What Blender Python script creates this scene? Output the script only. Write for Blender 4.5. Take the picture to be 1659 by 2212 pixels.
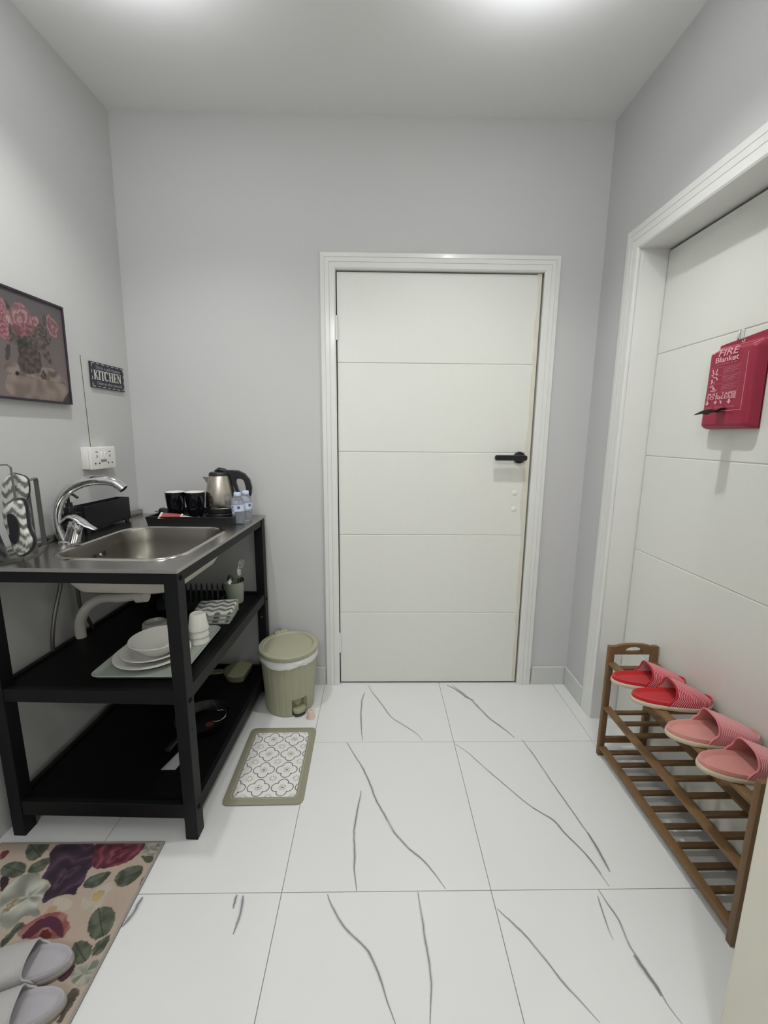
import bpy, bmesh, math, random
import numpy as np
from mathutils import Matrix, Vector
for o in list(bpy.data.objects): bpy.data.objects.remove(o)
S = bpy.context.scene
COL = S.collection
random.seed(7)
PI = math.pi

# ------------------------------------------------------------------ camera
cam_d = bpy.data.cameras.new('camera'); cam = bpy.data.objects.new('camera', cam_d); COL.objects.link(cam)
cam_d.sensor_fit = 'VERTICAL'; cam_d.sensor_height = 36.0
cam_d.lens = 910.886 / 2212 * 36.0
cam_d.clip_start = 0.02
YAW, PITCH, ROLL = -0.0178517, -0.1778122, -0.0083140
cr = Matrix.Rotation(YAW, 3, 'Z') @ Matrix.Rotation(PITCH, 3, 'X') @ Matrix.Rotation(ROLL, 3, 'Y')
rgt, fwd, upv = cr.col[0], cr.col[1], cr.col[2]
cm = Matrix((rgt, upv, -fwd)).transposed().to_4x4()
cm.translation = Vector((0.26524, -2.03013, 1.28365))
cam.matrix_world = cm
S.camera = cam

# ------------------------------------------------------------------ world, lamps, exposure
w = bpy.data.worlds.new('world'); S.world = w; w.use_nodes = True
w.node_tree.nodes['Background'].inputs[0].default_value = (0.02, 0.02, 0.02, 1)
w.node_tree.nodes['Background'].inputs[1].default_value = 0.2
S.view_settings.view_transform = 'Standard'; S.view_settings.look = 'None'
S.view_settings.gamma = 1.0; S.view_settings.use_curve_mapping = False
S.view_settings.exposure = -0.04

def spot(x, y, z, power, angle, blend=0.9, size=0.03, col=(1.0, 1.0, 0.99)):
    d = bpy.data.lights.new('downlight_beam', 'SPOT'); d.energy = power; d.spot_size = math.radians(angle)
    d.spot_blend = blend; d.shadow_soft_size = size; d.color = col
    o = bpy.data.objects.new('downlight_beam', d); COL.objects.link(o); o.location = (x, y, z)
    return o
LAMPS = [(-0.42, -0.78), (0.70, -0.78), (0.55, -2.10), (-0.1, -3.4)]
for i, (x, y) in enumerate(LAMPS):
    if i < 2:
        spot(x, y, 2.565, 41 if i else 38, 119, 1.0, 0.022)
        up = spot(x, y, 2.435, 8.2, 156, 0.45, 0.03, (0.94, 0.96, 1.0)); up.rotation_euler = (PI, 0, 0); up.name = up.data.name = 'ceiling_fill_uplight'  # added uplight without a body, brightens the ceiling around each downlight
    else:
        d = bpy.data.lights.new('room_fill_light', 'POINT'); d.energy = 9 if i == 2 else 34; d.shadow_soft_size = 0.09; d.color = (1.0, 1.0, 0.99)  # added fill light behind the camera, raises the general room brightness
        o = bpy.data.objects.new('room_fill_light', d); COL.objects.link(o); o.location = (x, y, 2.50)

# ------------------------------------------------------------------ helpers
def lin(c):
    return tuple(((v/255/12.92) if v/255 <= 0.04045 else ((v/255+0.055)/1.055)**2.4) for v in c[:3])
MATS = {}
def mat(name, rgb=(200,200,200), rough=0.5, metal=0.0, spec=0.5, var=0.04, nscale=30.0, bump=0.0, bscale=200.0,
        attr=None, coat=0.0, trans=0.0, ior=1.45, sheen=0.0, aniso=0.0, stretch=None):
    if name in MATS: return MATS[name]
    m = bpy.data.materials.new(name); m.use_nodes = True; nt = m.node_tree; N = nt.nodes; L = nt.links
    b = N['Principled BSDF']
    b.inputs['Roughness'].default_value = rough; b.inputs['Metallic'].default_value = metal
    b.inputs['Specular IOR Level'].default_value = spec; b.inputs['IOR'].default_value = ior
    b.inputs['Coat Weight'].default_value = coat; b.inputs['Coat Roughness'].default_value = 0.08
    b.inputs['Transmission Weight'].default_value = trans
    b.inputs['Sheen Weight'].default_value = sheen
    if aniso: b.inputs['Anisotropic'].default_value = aniso
    tc = N.new('ShaderNodeTexCoord')
    vec = tc.outputs['Object']
    if stretch:
        mp = N.new('ShaderNodeMapping'); mp.inputs['Scale'].default_value = stretch; L.new(vec, mp.inputs[0]); vec = mp.outputs[0]
    nz = N.new('ShaderNodeTexNoise'); nz.inputs['Scale'].default_value = nscale; nz.inputs['Detail'].default_value = 4
    L.new(vec, nz.inputs['Vector'])
    mr = N.new('ShaderNodeMapRange'); mr.inputs['To Min'].default_value = 1-var; mr.inputs['To Max'].default_value = 1+var
    L.new(nz.outputs['Fac'], mr.inputs['Value'])
    mx = N.new('ShaderNodeVectorMath'); mx.operation = 'SCALE'
    if attr:
        at = N.new('ShaderNodeAttribute'); at.attribute_name = attr; L.new(at.outputs['Color'], mx.inputs[0])
    else:
        mx.inputs[0].default_value = lin(rgb)
    L.new(mr.outputs[0], mx.inputs['Scale']); L.new(mx.outputs[0], b.inputs['Base Color'])
    if bump:
        n2 = N.new('ShaderNodeTexNoise'); n2.inputs['Scale'].default_value = bscale; n2.inputs['Detail'].default_value = 3
        L.new(vec, n2.inputs['Vector'])
        bp = N.new('ShaderNodeBump'); bp.inputs['Strength'].default_value = bump; bp.inputs['Distance'].default_value = 0.002
        L.new(n2.outputs['Fac'], bp.inputs['Height']); L.new(bp.outputs[0], b.inputs['Normal'])
    MATS[name] = m
    return m
def stripe_mat(name, ca, cb, period, width, rough=0.9, axis='X'):
    m = mat(name, ca, rough, sheen=0.2, bump=0.4, bscale=700); nt = m.node_tree; N = nt.nodes; L = nt.links
    uv = N.new('ShaderNodeUVMap'); sep = N.new('ShaderNodeSeparateXYZ'); L.new(uv.outputs[0], sep.inputs[0])
    a = N.new('ShaderNodeMath'); a.operation = 'DIVIDE'; a.inputs[1].default_value = period; L.new(sep.outputs[axis], a.inputs[0])
    f = N.new('ShaderNodeMath'); f.operation = 'FRACT'; L.new(a.outputs[0], f.inputs[0])
    c = N.new('ShaderNodeMath'); c.operation = 'LESS_THAN'; c.inputs[1].default_value = width; L.new(f.outputs[0], c.inputs[0])
    mix = N.new('ShaderNodeMix'); mix.data_type = 'RGBA'; mix.inputs[6].default_value = (*lin(ca), 1); mix.inputs[7].default_value = (*lin(cb), 1)
    L.new(c.outputs[0], mix.inputs[0]); L.new(mix.outputs[2], N['Principled BSDF'].inputs['Base Color'])
    return m
def emit(name, rgb, s):
    m = bpy.data.materials.new(name); m.use_nodes = True; nt = m.node_tree; nt.nodes.clear()
    e = nt.nodes.new('ShaderNodeEmission'); e.inputs[0].default_value = (*rgb, 1); e.inputs[1].default_value = s
    o = nt.nodes.new('ShaderNodeOutputMaterial'); nt.links.new(e.outputs[0], o.inputs[0]); return m

class MB:
    def __init__(s): s.b = bmesh.new()
    def box(s, x0, x1, y0, y1, z0, z1, bev=0.0, seg=2, M=None):
        r = bmesh.ops.create_cube(s.b, size=1.0); vs = r['verts']
        T = Matrix.Translation(((x0+x1)/2, (y0+y1)/2, (z0+z1)/2)) @ Matrix.Diagonal((x1-x0, y1-y0, z1-z0, 1))
        if M is not None: T = M @ T
        bmesh.ops.transform(s.b, matrix=T, verts=vs)
        if bev > 0:
            es = list({e for v in vs for e in v.link_edges})
            bmesh.ops.bevel(s.b, geom=es, offset=bev, segments=seg, profile=0.5, affect='EDGES')
        return s
    def lathe(s, prof, n=32, c=(0,0,0), M=None, cap0=False, cap1=False, a0=0.0):
        rings = []
        for r, z in prof:
            ring = []
            if r < 1e-6:
                p = Vector((c[0], c[1], c[2]+z)); p = M @ p if M is not None else p
                ring = [s.b.verts.new(p)]
            else:
                for k in range(n):
                    a = a0 + 2*PI*k/n; p = Vector((c[0]+r*math.cos(a), c[1]+r*math.sin(a), c[2]+z))
                    ring.append(s.b.verts.new(M @ p if M is not None else p))
            rings.append(ring)
        s.skin(rings, True)
        if cap0 and len(rings[0]) > 2: s.b.faces.new(rings[0][::-1])
        if cap1 and len(rings[-1]) > 2: s.b.faces.new(rings[-1])
        return s
    def skin(s, rings, closed=True):
        for A, B in zip(rings, rings[1:]):
            if len(A) == 1 and len(B) == 1: continue
            n = max(len(A), len(B)); m = n if closed else n-1
            for k in range(m):
                j = (k+1) % n
                if len(A) == 1: s.b.faces.new((A[0], B[k], B[j]))
                elif len(B) == 1: s.b.faces.new((A[k], B[0], A[j])) 
                else: s.b.faces.new((A[k], B[k], B[j], A[j]))
        return s
    def loops(s, lps, cap0=False, cap1=False, closed=True):
        rings = [[s.b.verts.new(p) for p in l] for l in lps]
        s.skin(rings, closed)
        if cap0: s.b.faces.new(rings[0][::-1])
        if cap1: s.b.faces.new(rings[-1])
        return s
    def tube(s, path, r, n=10, cap=True, flat=None):
        P = [Vector(p) for p in path]; R = r if isinstance(r, (list, tuple)) else [r]*len(P)
        T = []
        for i in range(len(P)):
            t = (P[min(i+1, len(P)-1)] - P[max(i-1, 0)]); T.append(t.normalized())
        ref = Vector((0, 0, 1)) if abs(T[0].z) < 0.9 else Vector((1, 0, 0))
        u = T[0].cross(ref).normalized(); rings = []
        for i, p in enumerate(P):
            u = (u - T[i]*u.dot(T[i])).normalized(); v = T[i].cross(u)
            fl = flat if flat else (1, 1)
            rings.append([s.b.verts.new(p + (u*math.cos(2*PI*k/n)*fl[0] + v*math.sin(2*PI*k/n)*fl[1])*R[i]) for k in range(n)])
        s.skin(rings, True)
        if cap:
            s.b.faces.new(rings[0][::-1]); s.b.faces.new(rings[-1])
        return s
    def prism(s, poly, h0, h1, f=lambda x, y, z: (x, y, z)):
        A = [s.b.verts.new(f(x, y, h0)) for x, y in poly]; B = [s.b.verts.new(f(x, y, h1)) for x, y in poly]
        s.skin([A, B], True); s.b.faces.new(A[::-1]); s.b.faces.new(B); return s
    def ring(s, outer, inner, h0, h1, f=lambda x, y, z: (x, y, z)):
        mk = lambda pl, h: [s.b.verts.new(f(x, y, h)) for x, y in pl]
        a, b_, c, d = mk(outer, h0), mk(outer, h1), mk(inner, h1), mk(inner, h0)
        s.skin([a, b_, c, d, a], True); return s
    def build(s, name, m, parent=None, smooth=True, ang=40, **props):
        b = s.b
        bmesh.ops.recalc_face_normals(b, faces=b.faces[:])
        me = bpy.data.meshes.new(name); b.to_mesh(me); b.free()
        if m is not None: me.materials.append(m)
        if smooth:
            for p in me.polygons: p.use_smooth = True
            try: me.set_sharp_from_angle(angle=math.radians(ang))
            except Exception: pass
        o = bpy.data.objects.new(name, me); COL.objects.link(o)
        if parent is not None: o.parent = parent
        for k, v in props.items(): o[k] = v
        return o
def thing(name, label, cat, loc=(0,0,0), rz=0.0, group=None):
    o = bpy.data.objects.new(name, None); COL.objects.link(o); o.location = loc; o.rotation_euler = (0, 0, rz)
    o.empty_display_size = 0.05
    o['label'] = label; o['category'] = cat
    if group: o['group'] = group
    return o
def tag(o, label, cat, group=None):
    o['label'] = label; o['category'] = cat
    if group: o['group'] = group
    return o
def struct_root(name, loc=(0,0,0), label=None):
    o = bpy.data.objects.new(name, None); COL.objects.link(o); o.location = loc; o['kind'] = 'structure'
    o.empty_display_size = 0.05
    if label: o['label'] = label
    return o
def dup(root, loc=None, rz=None, label=None):
    r = root.copy(); COL.objects.link(r)
    if loc is not None: r.location = loc
    if rz is not None: r.rotation_euler = (r.rotation_euler[0], r.rotation_euler[1], rz)
    if label: r['label'] = label
    for ch in list(root.children):
        c = ch.copy(); COL.objects.link(c); c.parent = r
        for g in list(ch.children):
            d = g.copy(); COL.objects.link(d); d.parent = c
    return r
def rrect(x0, x1, y0, y1, r, n=8):
    P = []
    for cx, cy, a in ((x1-r, y1-r, 0), (x0+r, y1-r, PI/2), (x0+r, y0+r, PI), (x1-r, y0+r, 3*PI/2)):
        for k in range(n+1):
            t = a + PI/2*k/n; P.append((cx+r*math.cos(t), cy+r*math.sin(t)))
    return P
def ray(poly, c, a):
    dx, dy = math.cos(a), math.sin(a); best = None
    for (x1, y1), (x2, y2) in zip(poly, poly[1:]+poly[:1]):
        ex, ey = x2-x1, y2-y1; den = dx*ey - dy*ex
        if abs(den) < 1e-12: continue
        t = ((x1-c[0])*ey - (y1-c[1])*ex)/den; s_ = ((x1-c[0])*dy - (y1-c[1])*dx)/den
        if t > 0 and -1e-9 <= s_ <= 1+1e-9 and (best is None or t > best): best = t
    return (c[0]+dx*best, c[1]+dy*best)
def angset(c, corners, n=72):
    A = [2*PI*k/n for k in range(n)] + [math.atan2(y-c[1], x-c[0]) % (2*PI) for x, y in corners]
    A = sorted(A); out = []
    for a in A:
        if not out or a-out[-1] > 1e-4: out.append(a)
    return out
def chaikin(P, k=2):
    for _ in range(k):
        Q = []
        for (x1, y1), (x2, y2) in zip(P, P[1:]+P[:1]): Q += [(.75*x1+.25*x2, .75*y1+.25*y2), (.25*x1+.75*x2, .25*y1+.75*y2)]
        P = Q
    return P
def spline(P, n=6):
    P = [Vector(p) for p in P]; out = []
    for i in range(len(P)-1):
        p0, p1, p2, p3 = P[max(i-1,0)], P[i], P[i+1], P[min(i+2, len(P)-1)]
        for k in range(n):
            t = k/n
            out.append(0.5*((2*p1) + (p2-p0)*t + (2*p0-5*p1+4*p2-p3)*t*t + (3*p1-p0-3*p2+p3)*t**3))
    out.append(P[-1]); return out
def inpoly(X, Y, poly):
    r = np.zeros(X.shape, bool); n = len(poly)
    for i in range(n):
        x1, y1 = poly[i]; x2, y2 = poly[(i+1) % n]
        if y1 == y2: continue
        c = ((y1 > Y) != (y2 > Y)) & (X < (x2-x1)*(Y-y1)/(y2-y1)+x1); r ^= c
    return r
def nz(X, Y, f, seed=0):
    r = np.random.RandomState(seed); o = 0*X
    for k in range(6):
        a = r.rand()*6.28; ff = f*(0.6+1.2*r.rand()); o = o + np.sin((X*math.cos(a)+Y*math.sin(a))*ff + r.rand()*6.28 + 1.5*np.sin((Y*math.cos(a)-X*math.sin(a))*ff*0.7))
    return o/6
def painted(name, m, parent, nu, nv, U, V, pos, color):
    """grid surface whose print is a per-vertex colour; U,V = ranges, pos(u,v)->xyz arrays"""
    u = np.linspace(U[0], U[1], nu); v = np.linspace(V[0], V[1], nv)
    UU, VV = np.meshgrid(u, v); uu, vv = UU.ravel(), VV.ravel()
    P = pos(uu, vv); co = np.stack(P, 1)
    idx = np.arange(nu*nv).reshape(nv, nu)
    F = np.stack([idx[:-1,:-1].ravel(), idx[:-1,1:].ravel(), idx[1:,1:].ravel(), idx[1:,:-1].ravel()], 1)
    me = bpy.data.meshes.new(name); me.from_pydata(co.tolist(), [], F.tolist())
    ca = me.color_attributes.new('Print', 'FLOAT_COLOR', 'POINT')
    c = color(uu, vv); c4 = np.concatenate([c, np.ones((len(c), 1))], 1).astype(np.float32)
    ca.data.foreach_set('color', c4.ravel())
    me.materials.append(m)
    for p in me.polygons: p.use_smooth = True
    o = bpy.data.objects.new(name, me); COL.objects.link(o)
    if parent is not None: o.parent = parent
    return o
def lettering(body, size, M, m, parent, name='lettering', align='CENTER', shear=0.0, depth=0.0004, sx=1.0, off=0.0):
    cu = bpy.data.curves.new(name, 'FONT'); cu.body = body; cu.size = size; cu.align_x = align; cu.align_y = 'CENTER'
    cu.shear = shear; cu.extrude = depth; cu.offset = off
    t = bpy.data.objects.new(name, cu); COL.objects.link(t)
    dg = bpy.context.evaluated_depsgraph_get(); dg.update()
    me = bpy.data.meshes.new_from_object(t.evaluated_get(dg)); bpy.data.objects.remove(t)
    me.transform(M @ Matrix.Diagonal((sx, 1, 1, 1)))
    me.materials.clear(); me.materials.append(m)
    o = bpy.data.objects.new(name, me); COL.objects.link(o); o.parent = parent; return o
VEINS=[([(0.225,-0.016),(0.253,-0.09),(0.297,-0.18),(0.337,-0.271),(0.382,-0.318),(0.419,-0.355),(0.451,-0.391),(0.467,-0.426)],0.005),([(0.209,-0.08),(0.198,-0.145),(0.197,-0.263),(0.203,-0.354),(0.211,-0.424)],0.006),([(0.639,-0.017),(0.683,-0.063),(0.718,-0.12),(0.751,-0.147)],0.009),([(0.668,-0.017),(0.736,-0.138),(0.764,-0.208),(0.79,-0.274),(0.822,-0.328),(0.852,-0.379),(0.87,-0.414)],0.008),([(0.142,-0.434),(0.179,-0.507),(0.213,-0.573),(0.241,-0.638),(0.27,-0.728),(0.301,-0.791),(0.329,-0.85),(0.363,-0.896),(0.402,-0.933),(0.427,-0.961),(0.449,-0.994),(0.47,-1.029)],0.0065),([(0.213,-0.684),(0.207,-0.746),(0.199,-0.816),(0.197,-0.872),(0.203,-0.931),(0.205,-0.979),(0.214,-1.032)],0.0065),([(0.602,-0.446),(0.648,-0.498),(0.687,-0.564),(0.731,-0.631),(0.771,-0.693),(0.804,-0.742),(0.838,-0.778),(0.872,-0.809),(0.891,-0.855),(0.917,-0.909),(0.933,-0.948),(0.944,-0.992)],0.0045),([(0.131,-1.04),(0.151,-1.078),(0.188,-1.124),(0.237,-1.164),(0.26,-1.192),(0.282,-1.236),(0.292,-1.265),(0.313,-1.311)],0.006),([(0.389,-1.037),(0.395,-1.126),(0.4,-1.185),(0.401,-1.242),(0.39,-1.312)],0.006),([(0.604,-1.082),(0.636,-1.118),(0.665,-1.154),(0.697,-1.206),(0.719,-1.245),(0.742,-1.276),(0.769,-1.314)],0.005),([(-0.127,-1.038),(-0.122,-1.075)],0.007),([(-0.108,-1.041),(-0.101,-1.083),(-0.103,-1.136)],0.008),([(0.897,-0.421),(0.907,-0.474),(0.917,-0.524),(0.93,-0.628),(0.944,-0.714),(0.96,-0.818),(0.971,-0.887),(0.973,-0.938)],0.005),([(0.819,-0.763),(0.87,-0.809),(0.891,-0.859),(0.913,-0.903),(0.928,-0.941),(0.939,-0.986),(0.947,-1.027)],0.0045),([(0.967,-0.857),(0.972,-0.901),(0.973,-0.953),(0.972,-0.986)],0.008),([(0.911,-1.034),(0.918,-1.075),(0.926,-1.115),(0.921,-1.164),(0.924,-1.191),(0.932,-1.228),(0.939,-1.258),(0.941,-1.287),(0.952,-1.318)],0.005),([(0.919,-1.191),(0.928,-1.221),(0.935,-1.252),(0.936,-1.271)],0.009),([(0.9,-1.051),(0.893,-1.092),(0.887,-1.131),(0.886,-1.16)],0.004),([(-0.389,-1.042),(-0.388,-1.071),(-0.394,-1.094),(-0.403,-1.116)],0.012)]
RUGP={'purple':[(-0.746,-0.911),(-0.735,-0.877),(-0.631,-0.878),(-0.595,-0.917),(-0.583,-0.957),(-0.587,-0.977),(-0.575,-1.004),(-0.586,-1.023),(-0.571,-1.039),(-0.607,-1.035),(-0.637,-1.047),(-0.653,-1.064),(-0.67,-1.029),(-0.66,-1.016),(-0.685,-0.996),(-0.711,-0.993),(-0.709,-0.969),(-0.72,-0.941)],'crimson':[(-0.631,-0.878),(-0.482,-0.879),(-0.459,-0.885),(-0.463,-0.914),(-0.48,-0.947),(-0.539,-0.966),(-0.584,-0.965),(-0.602,-0.917)],'whiterose':[(-0.463,-0.914),(-0.468,-0.885),(-0.413,-0.88),(-0.41,-0.918),(-0.423,-0.929)],'leafs':[(-0.459,-0.925),(-0.438,-0.927),(-0.414,-0.926),(-0.411,-0.951),(-0.434,-0.947)],'leaf1':[(-0.814,-0.918),(-0.831,-0.888),(-0.816,-0.876),(-0.768,-0.877),(-0.757,-0.896),(-0.76,-0.93),(-0.779,-0.942),(-0.803,-0.929)],'leaf2':[(-0.853,-0.961),(-0.841,-0.943),(-0.812,-0.94),(-0.782,-0.951),(-0.771,-0.969),(-0.77,-0.982),(-0.793,-0.992),(-0.835,-0.982)],'leaf3':[(-0.768,-0.969),(-0.766,-0.941),(-0.725,-0.925),(-0.718,-0.948),(-0.72,-0.973),(-0.753,-0.979)],'leaf4':[(-0.572,-1.017),(-0.577,-0.997),(-0.557,-0.981),(-0.514,-0.969),(-0.516,-0.991),(-0.525,-1.014),(-0.549,-1.023)],'leaf5':[(-0.5,-0.995),(-0.488,-0.964),(-0.442,-0.953),(-0.425,-0.965),(-0.424,-0.992),(-0.445,-1.015),(-0.469,-1.02)],'leaf6':[(-0.491,-1.117),(-0.502,-1.09),(-0.49,-1.07),(-0.463,-1.067),(-0.436,-1.085),(-0.422,-1.118),(-0.43,-1.139),(-0.451,-1.149),(-0.473,-1.139)],'leaf7':[(-0.499,-1.169),(-0.5,-1.151),(-0.479,-1.146),(-0.45,-1.159),(-0.44,-1.179),(-0.446,-1.196),(-0.463,-1.2),(-0.484,-1.191)],'leaf8':[(-0.446,-1.169),(-0.443,-1.152),(-0.421,-1.134),(-0.413,-1.152),(-0.418,-1.177),(-0.434,-1.184)],'leaf9':[(-0.692,-1.147),(-0.682,-1.131),(-0.682,-1.102),(-0.656,-1.108),(-0.66,-1.121),(-0.667,-1.142),(-0.675,-1.167)],'leaf10':[(-0.411,-1.022),(-0.415,-1.002),(-0.411,-0.972),(-0.405,-0.996)],'whiteflower':[(-0.789,-1.024),(-0.784,-1.002),(-0.77,-0.979),(-0.724,-0.973),(-0.711,-0.993),(-0.68,-1.003),(-0.659,-1.022),(-0.671,-1.032),(-0.656,-1.047),(-0.67,-1.062),(-0.639,-1.083),(-0.636,-1.094),(-0.681,-1.088),(-0.681,-1.107),(-0.704,-1.134),(-0.79,-1.034)],'yellow1':[(-0.746,-1.084),(-0.747,-1.061),(-0.731,-1.034),(-0.72,-1.053),(-0.727,-1.07),(-0.73,-1.082)],'cream':[(-0.548,-1.03),(-0.53,-1.017),(-0.496,-1.001),(-0.473,-1.018),(-0.495,-1.037),(-0.477,-1.055),(-0.494,-1.073),(-0.501,-1.087),(-0.539,-1.072),(-0.552,-1.048)],'yellow2':[(-0.522,-1.055),(-0.53,-1.033),(-0.509,-1.024),(-0.497,-1.03),(-0.499,-1.046),(-0.504,-1.058)],'cream2':[(-0.63,-1.056),(-0.615,-1.041),(-0.567,-1.054),(-0.57,-1.078),(-0.602,-1.077)],'yellow3':[(-0.631,-1.08),(-0.626,-1.065),(-0.604,-1.066),(-0.601,-1.083),(-0.616,-1.091)],'tulip':[(-0.663,-1.143),(-0.661,-1.113),(-0.636,-1.094),(-0.623,-1.083),(-0.574,-1.08),(-0.552,-1.103),(-0.531,-1.12),(-0.537,-1.133),(-0.534,-1.145)],'tulipdark':[(-0.648,-1.143),(-0.636,-1.102),(-0.62,-1.094),(-0.593,-1.089),(-0.558,-1.111),(-0.54,-1.133),(-0.54,-1.145),(-0.578,-1.122),(-0.606,-1.116),(-0.611,-1.129),(-0.621,-1.144)],'tulipcore':[(-0.6,-1.144),(-0.605,-1.122),(-0.583,-1.123),(-0.561,-1.144)],'plum1':[(-0.833,-0.985),(-0.812,-0.985),(-0.793,-0.995),(-0.789,-1.027),(-0.793,-1.03)],'red0':[(-0.894,-0.914),(-0.888,-0.905),(-0.868,-0.907),(-0.867,-0.929),(-0.872,-0.94)],'plum2':[(-0.49,-1.229),(-0.482,-1.209),(-0.483,-1.195),(-0.46,-1.2),(-0.464,-1.223),(-0.471,-1.232)],'white2':[(-0.463,-1.227),(-0.463,-1.205),(-0.436,-1.194),(-0.412,-1.187),(-0.408,-1.219),(-0.414,-1.243),(-0.441,-1.236)],'dark3':[(-0.437,-1.304),(-0.434,-1.284),(-0.447,-1.247),(-0.435,-1.241),(-0.417,-1.251),(-0.421,-1.264),(-0.423,-1.292),(-0.424,-1.304)]}
PICP={'frame':[(-0.609,1.73),(-0.388,1.73),(-0.38,1.389),(-0.659,1.391)],'peony1':[(-0.585,1.691),(-0.564,1.696),(-0.541,1.688),(-0.529,1.671),(-0.525,1.645),(-0.524,1.627),(-0.531,1.605),(-0.587,1.589),(-0.598,1.601),(-0.608,1.624),(-0.608,1.647),(-0.598,1.672)],'peony1low':[(-0.606,1.619),(-0.573,1.633),(-0.524,1.642),(-0.524,1.627),(-0.531,1.605),(-0.587,1.589),(-0.598,1.601)],'bud':[(-0.522,1.667),(-0.499,1.67),(-0.495,1.647),(-0.512,1.633),(-0.524,1.642)],'peony2':[(-0.462,1.683),(-0.444,1.694),(-0.43,1.678),(-0.415,1.666),(-0.41,1.641),(-0.417,1.62),(-0.451,1.619),(-0.469,1.634),(-0.462,1.658)],'bud0':[(-0.62,1.658),(-0.607,1.658),(-0.604,1.631),(-0.617,1.611),(-0.626,1.614)],'leafA':[(-0.591,1.585),(-0.548,1.589),(-0.549,1.559),(-0.571,1.528),(-0.592,1.53)],'leafB':[(-0.524,1.603),(-0.492,1.613),(-0.463,1.559),(-0.45,1.51),(-0.483,1.533),(-0.506,1.567)],'leafC':[(-0.622,1.643),(-0.608,1.624),(-0.601,1.586),(-0.616,1.551),(-0.629,1.597)],'leafD':[(-0.614,1.695),(-0.598,1.672),(-0.609,1.663),(-0.618,1.672)],'leafE':[(-0.482,1.68),(-0.462,1.686),(-0.463,1.648),(-0.479,1.644)],'leafF':[(-0.527,1.633),(-0.478,1.657),(-0.471,1.618),(-0.493,1.604),(-0.527,1.605)],'vase':[(-0.595,1.532),(-0.566,1.564),(-0.518,1.565),(-0.499,1.546),(-0.509,1.495),(-0.526,1.48),(-0.579,1.475),(-0.597,1.49)],'table':[(-0.648,1.466),(-0.608,1.465),(-0.544,1.465),(-0.439,1.465),(-0.387,1.454),(-0.41,1.418),(-0.431,1.395),(-0.658,1.394)],'tabletop':[(-0.642,1.504),(-0.599,1.502),(-0.503,1.508),(-0.441,1.508),(-0.387,1.454),(-0.439,1.465),(-0.544,1.465),(-0.648,1.466)],'cherry':[(-0.514,1.481),(-0.5,1.499),(-0.489,1.491),(-0.493,1.465),(-0.513,1.466)],'cherry2':[(-0.614,1.473),(-0.602,1.481),(-0.597,1.473),(-0.605,1.463)],'mass':[(-0.62,1.61),(-0.6,1.592),(-0.53,1.608),(-0.52,1.631),(-0.471,1.646),(-0.467,1.619),(-0.444,1.608),(-0.468,1.584),(-0.495,1.56),(-0.549,1.559),(-0.587,1.56),(-0.614,1.56)],'stem':[(-0.635,1.55),(-0.614,1.563),(-0.625,1.512),(-0.636,1.505),(-0.641,1.512)],'corner':[(-0.383,1.448),(-0.382,1.39),(-0.433,1.395),(-0.41,1.418)]}

# ------------------------------------------------------------------ materials
M_wall = mat('grey_wall_paint', (201,201,201), 0.55, var=0.012, nscale=3, bump=0.12, bscale=260, spec=0.4)
M_ceil = mat('white_ceiling_paint', (238,238,237), 0.8, var=0.01, nscale=3, spec=0.2)
M_tile = mat('white_marble_tile', (226,227,226), 0.12, var=0.02, nscale=2.5, spec=0.45)
M_grout = mat('grey_grout', (150,146,138), 0.9, var=0.25, nscale=14)
M_base = mat('light_grey_skirting', (205,207,203), 0.3, var=0.015, nscale=8)
M_door = mat('white_door_paint', (229,230,223), 0.34, var=0.012, nscale=40, bump=0.10, bscale=60, stretch=(3,3,0.35))
M_trim = mat('white_trim_gloss', (230,231,227), 0.13, var=0.012, nscale=20, bump=0.05, bscale=90)
M_groove = mat('door_groove', (205,205,194), 0.6, var=0.02)
M_dark = mat('matt_black', (24,25,28), 0.42, var=0.08, bump=0.05)
M_shadowgap = mat('dark_gap', (60,58,54), 0.9)
M_steel = mat('brushed_steel', (176,174,170), 0.24, 1.0, var=0.05, nscale=60, aniso=0.4, stretch=(1,30,1))
M_steel2 = mat('basin_steel', (128,125,117), 0.40, 1.0, var=0.04, nscale=30)
M_under = mat('basin_underside_coat', (196,192,182), 0.55, 0.0, var=0.03)
M_chrome = mat('chrome', (225,226,228), 0.06, 1.0, var=0.01)
M_frame = mat('black_table_steel', (20,21,23), 0.45, spec=0.22, var=0.1, bump=0.06, bscale=500)
M_shelf = mat('black_shelf_sheet', (8,8,9), 0.5, spec=0.2, var=0.08)
M_white = mat('white_plastic', (236,236,230), 0.35, var=0.01)
M_pvc = mat('white_pvc_pipe', (205,203,195), 0.4, var=0.03)
M_hose = mat('braided_steel_hose', (120,118,112), 0.35, 0.8, var=0.3, nscale=600)

# ------------------------------------------------------------------ room shell
YB = -4.0
XR = 1.270
def lwx(y, z): return -0.885 + 0.017*(z-0.9) + 0.045*y
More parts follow.
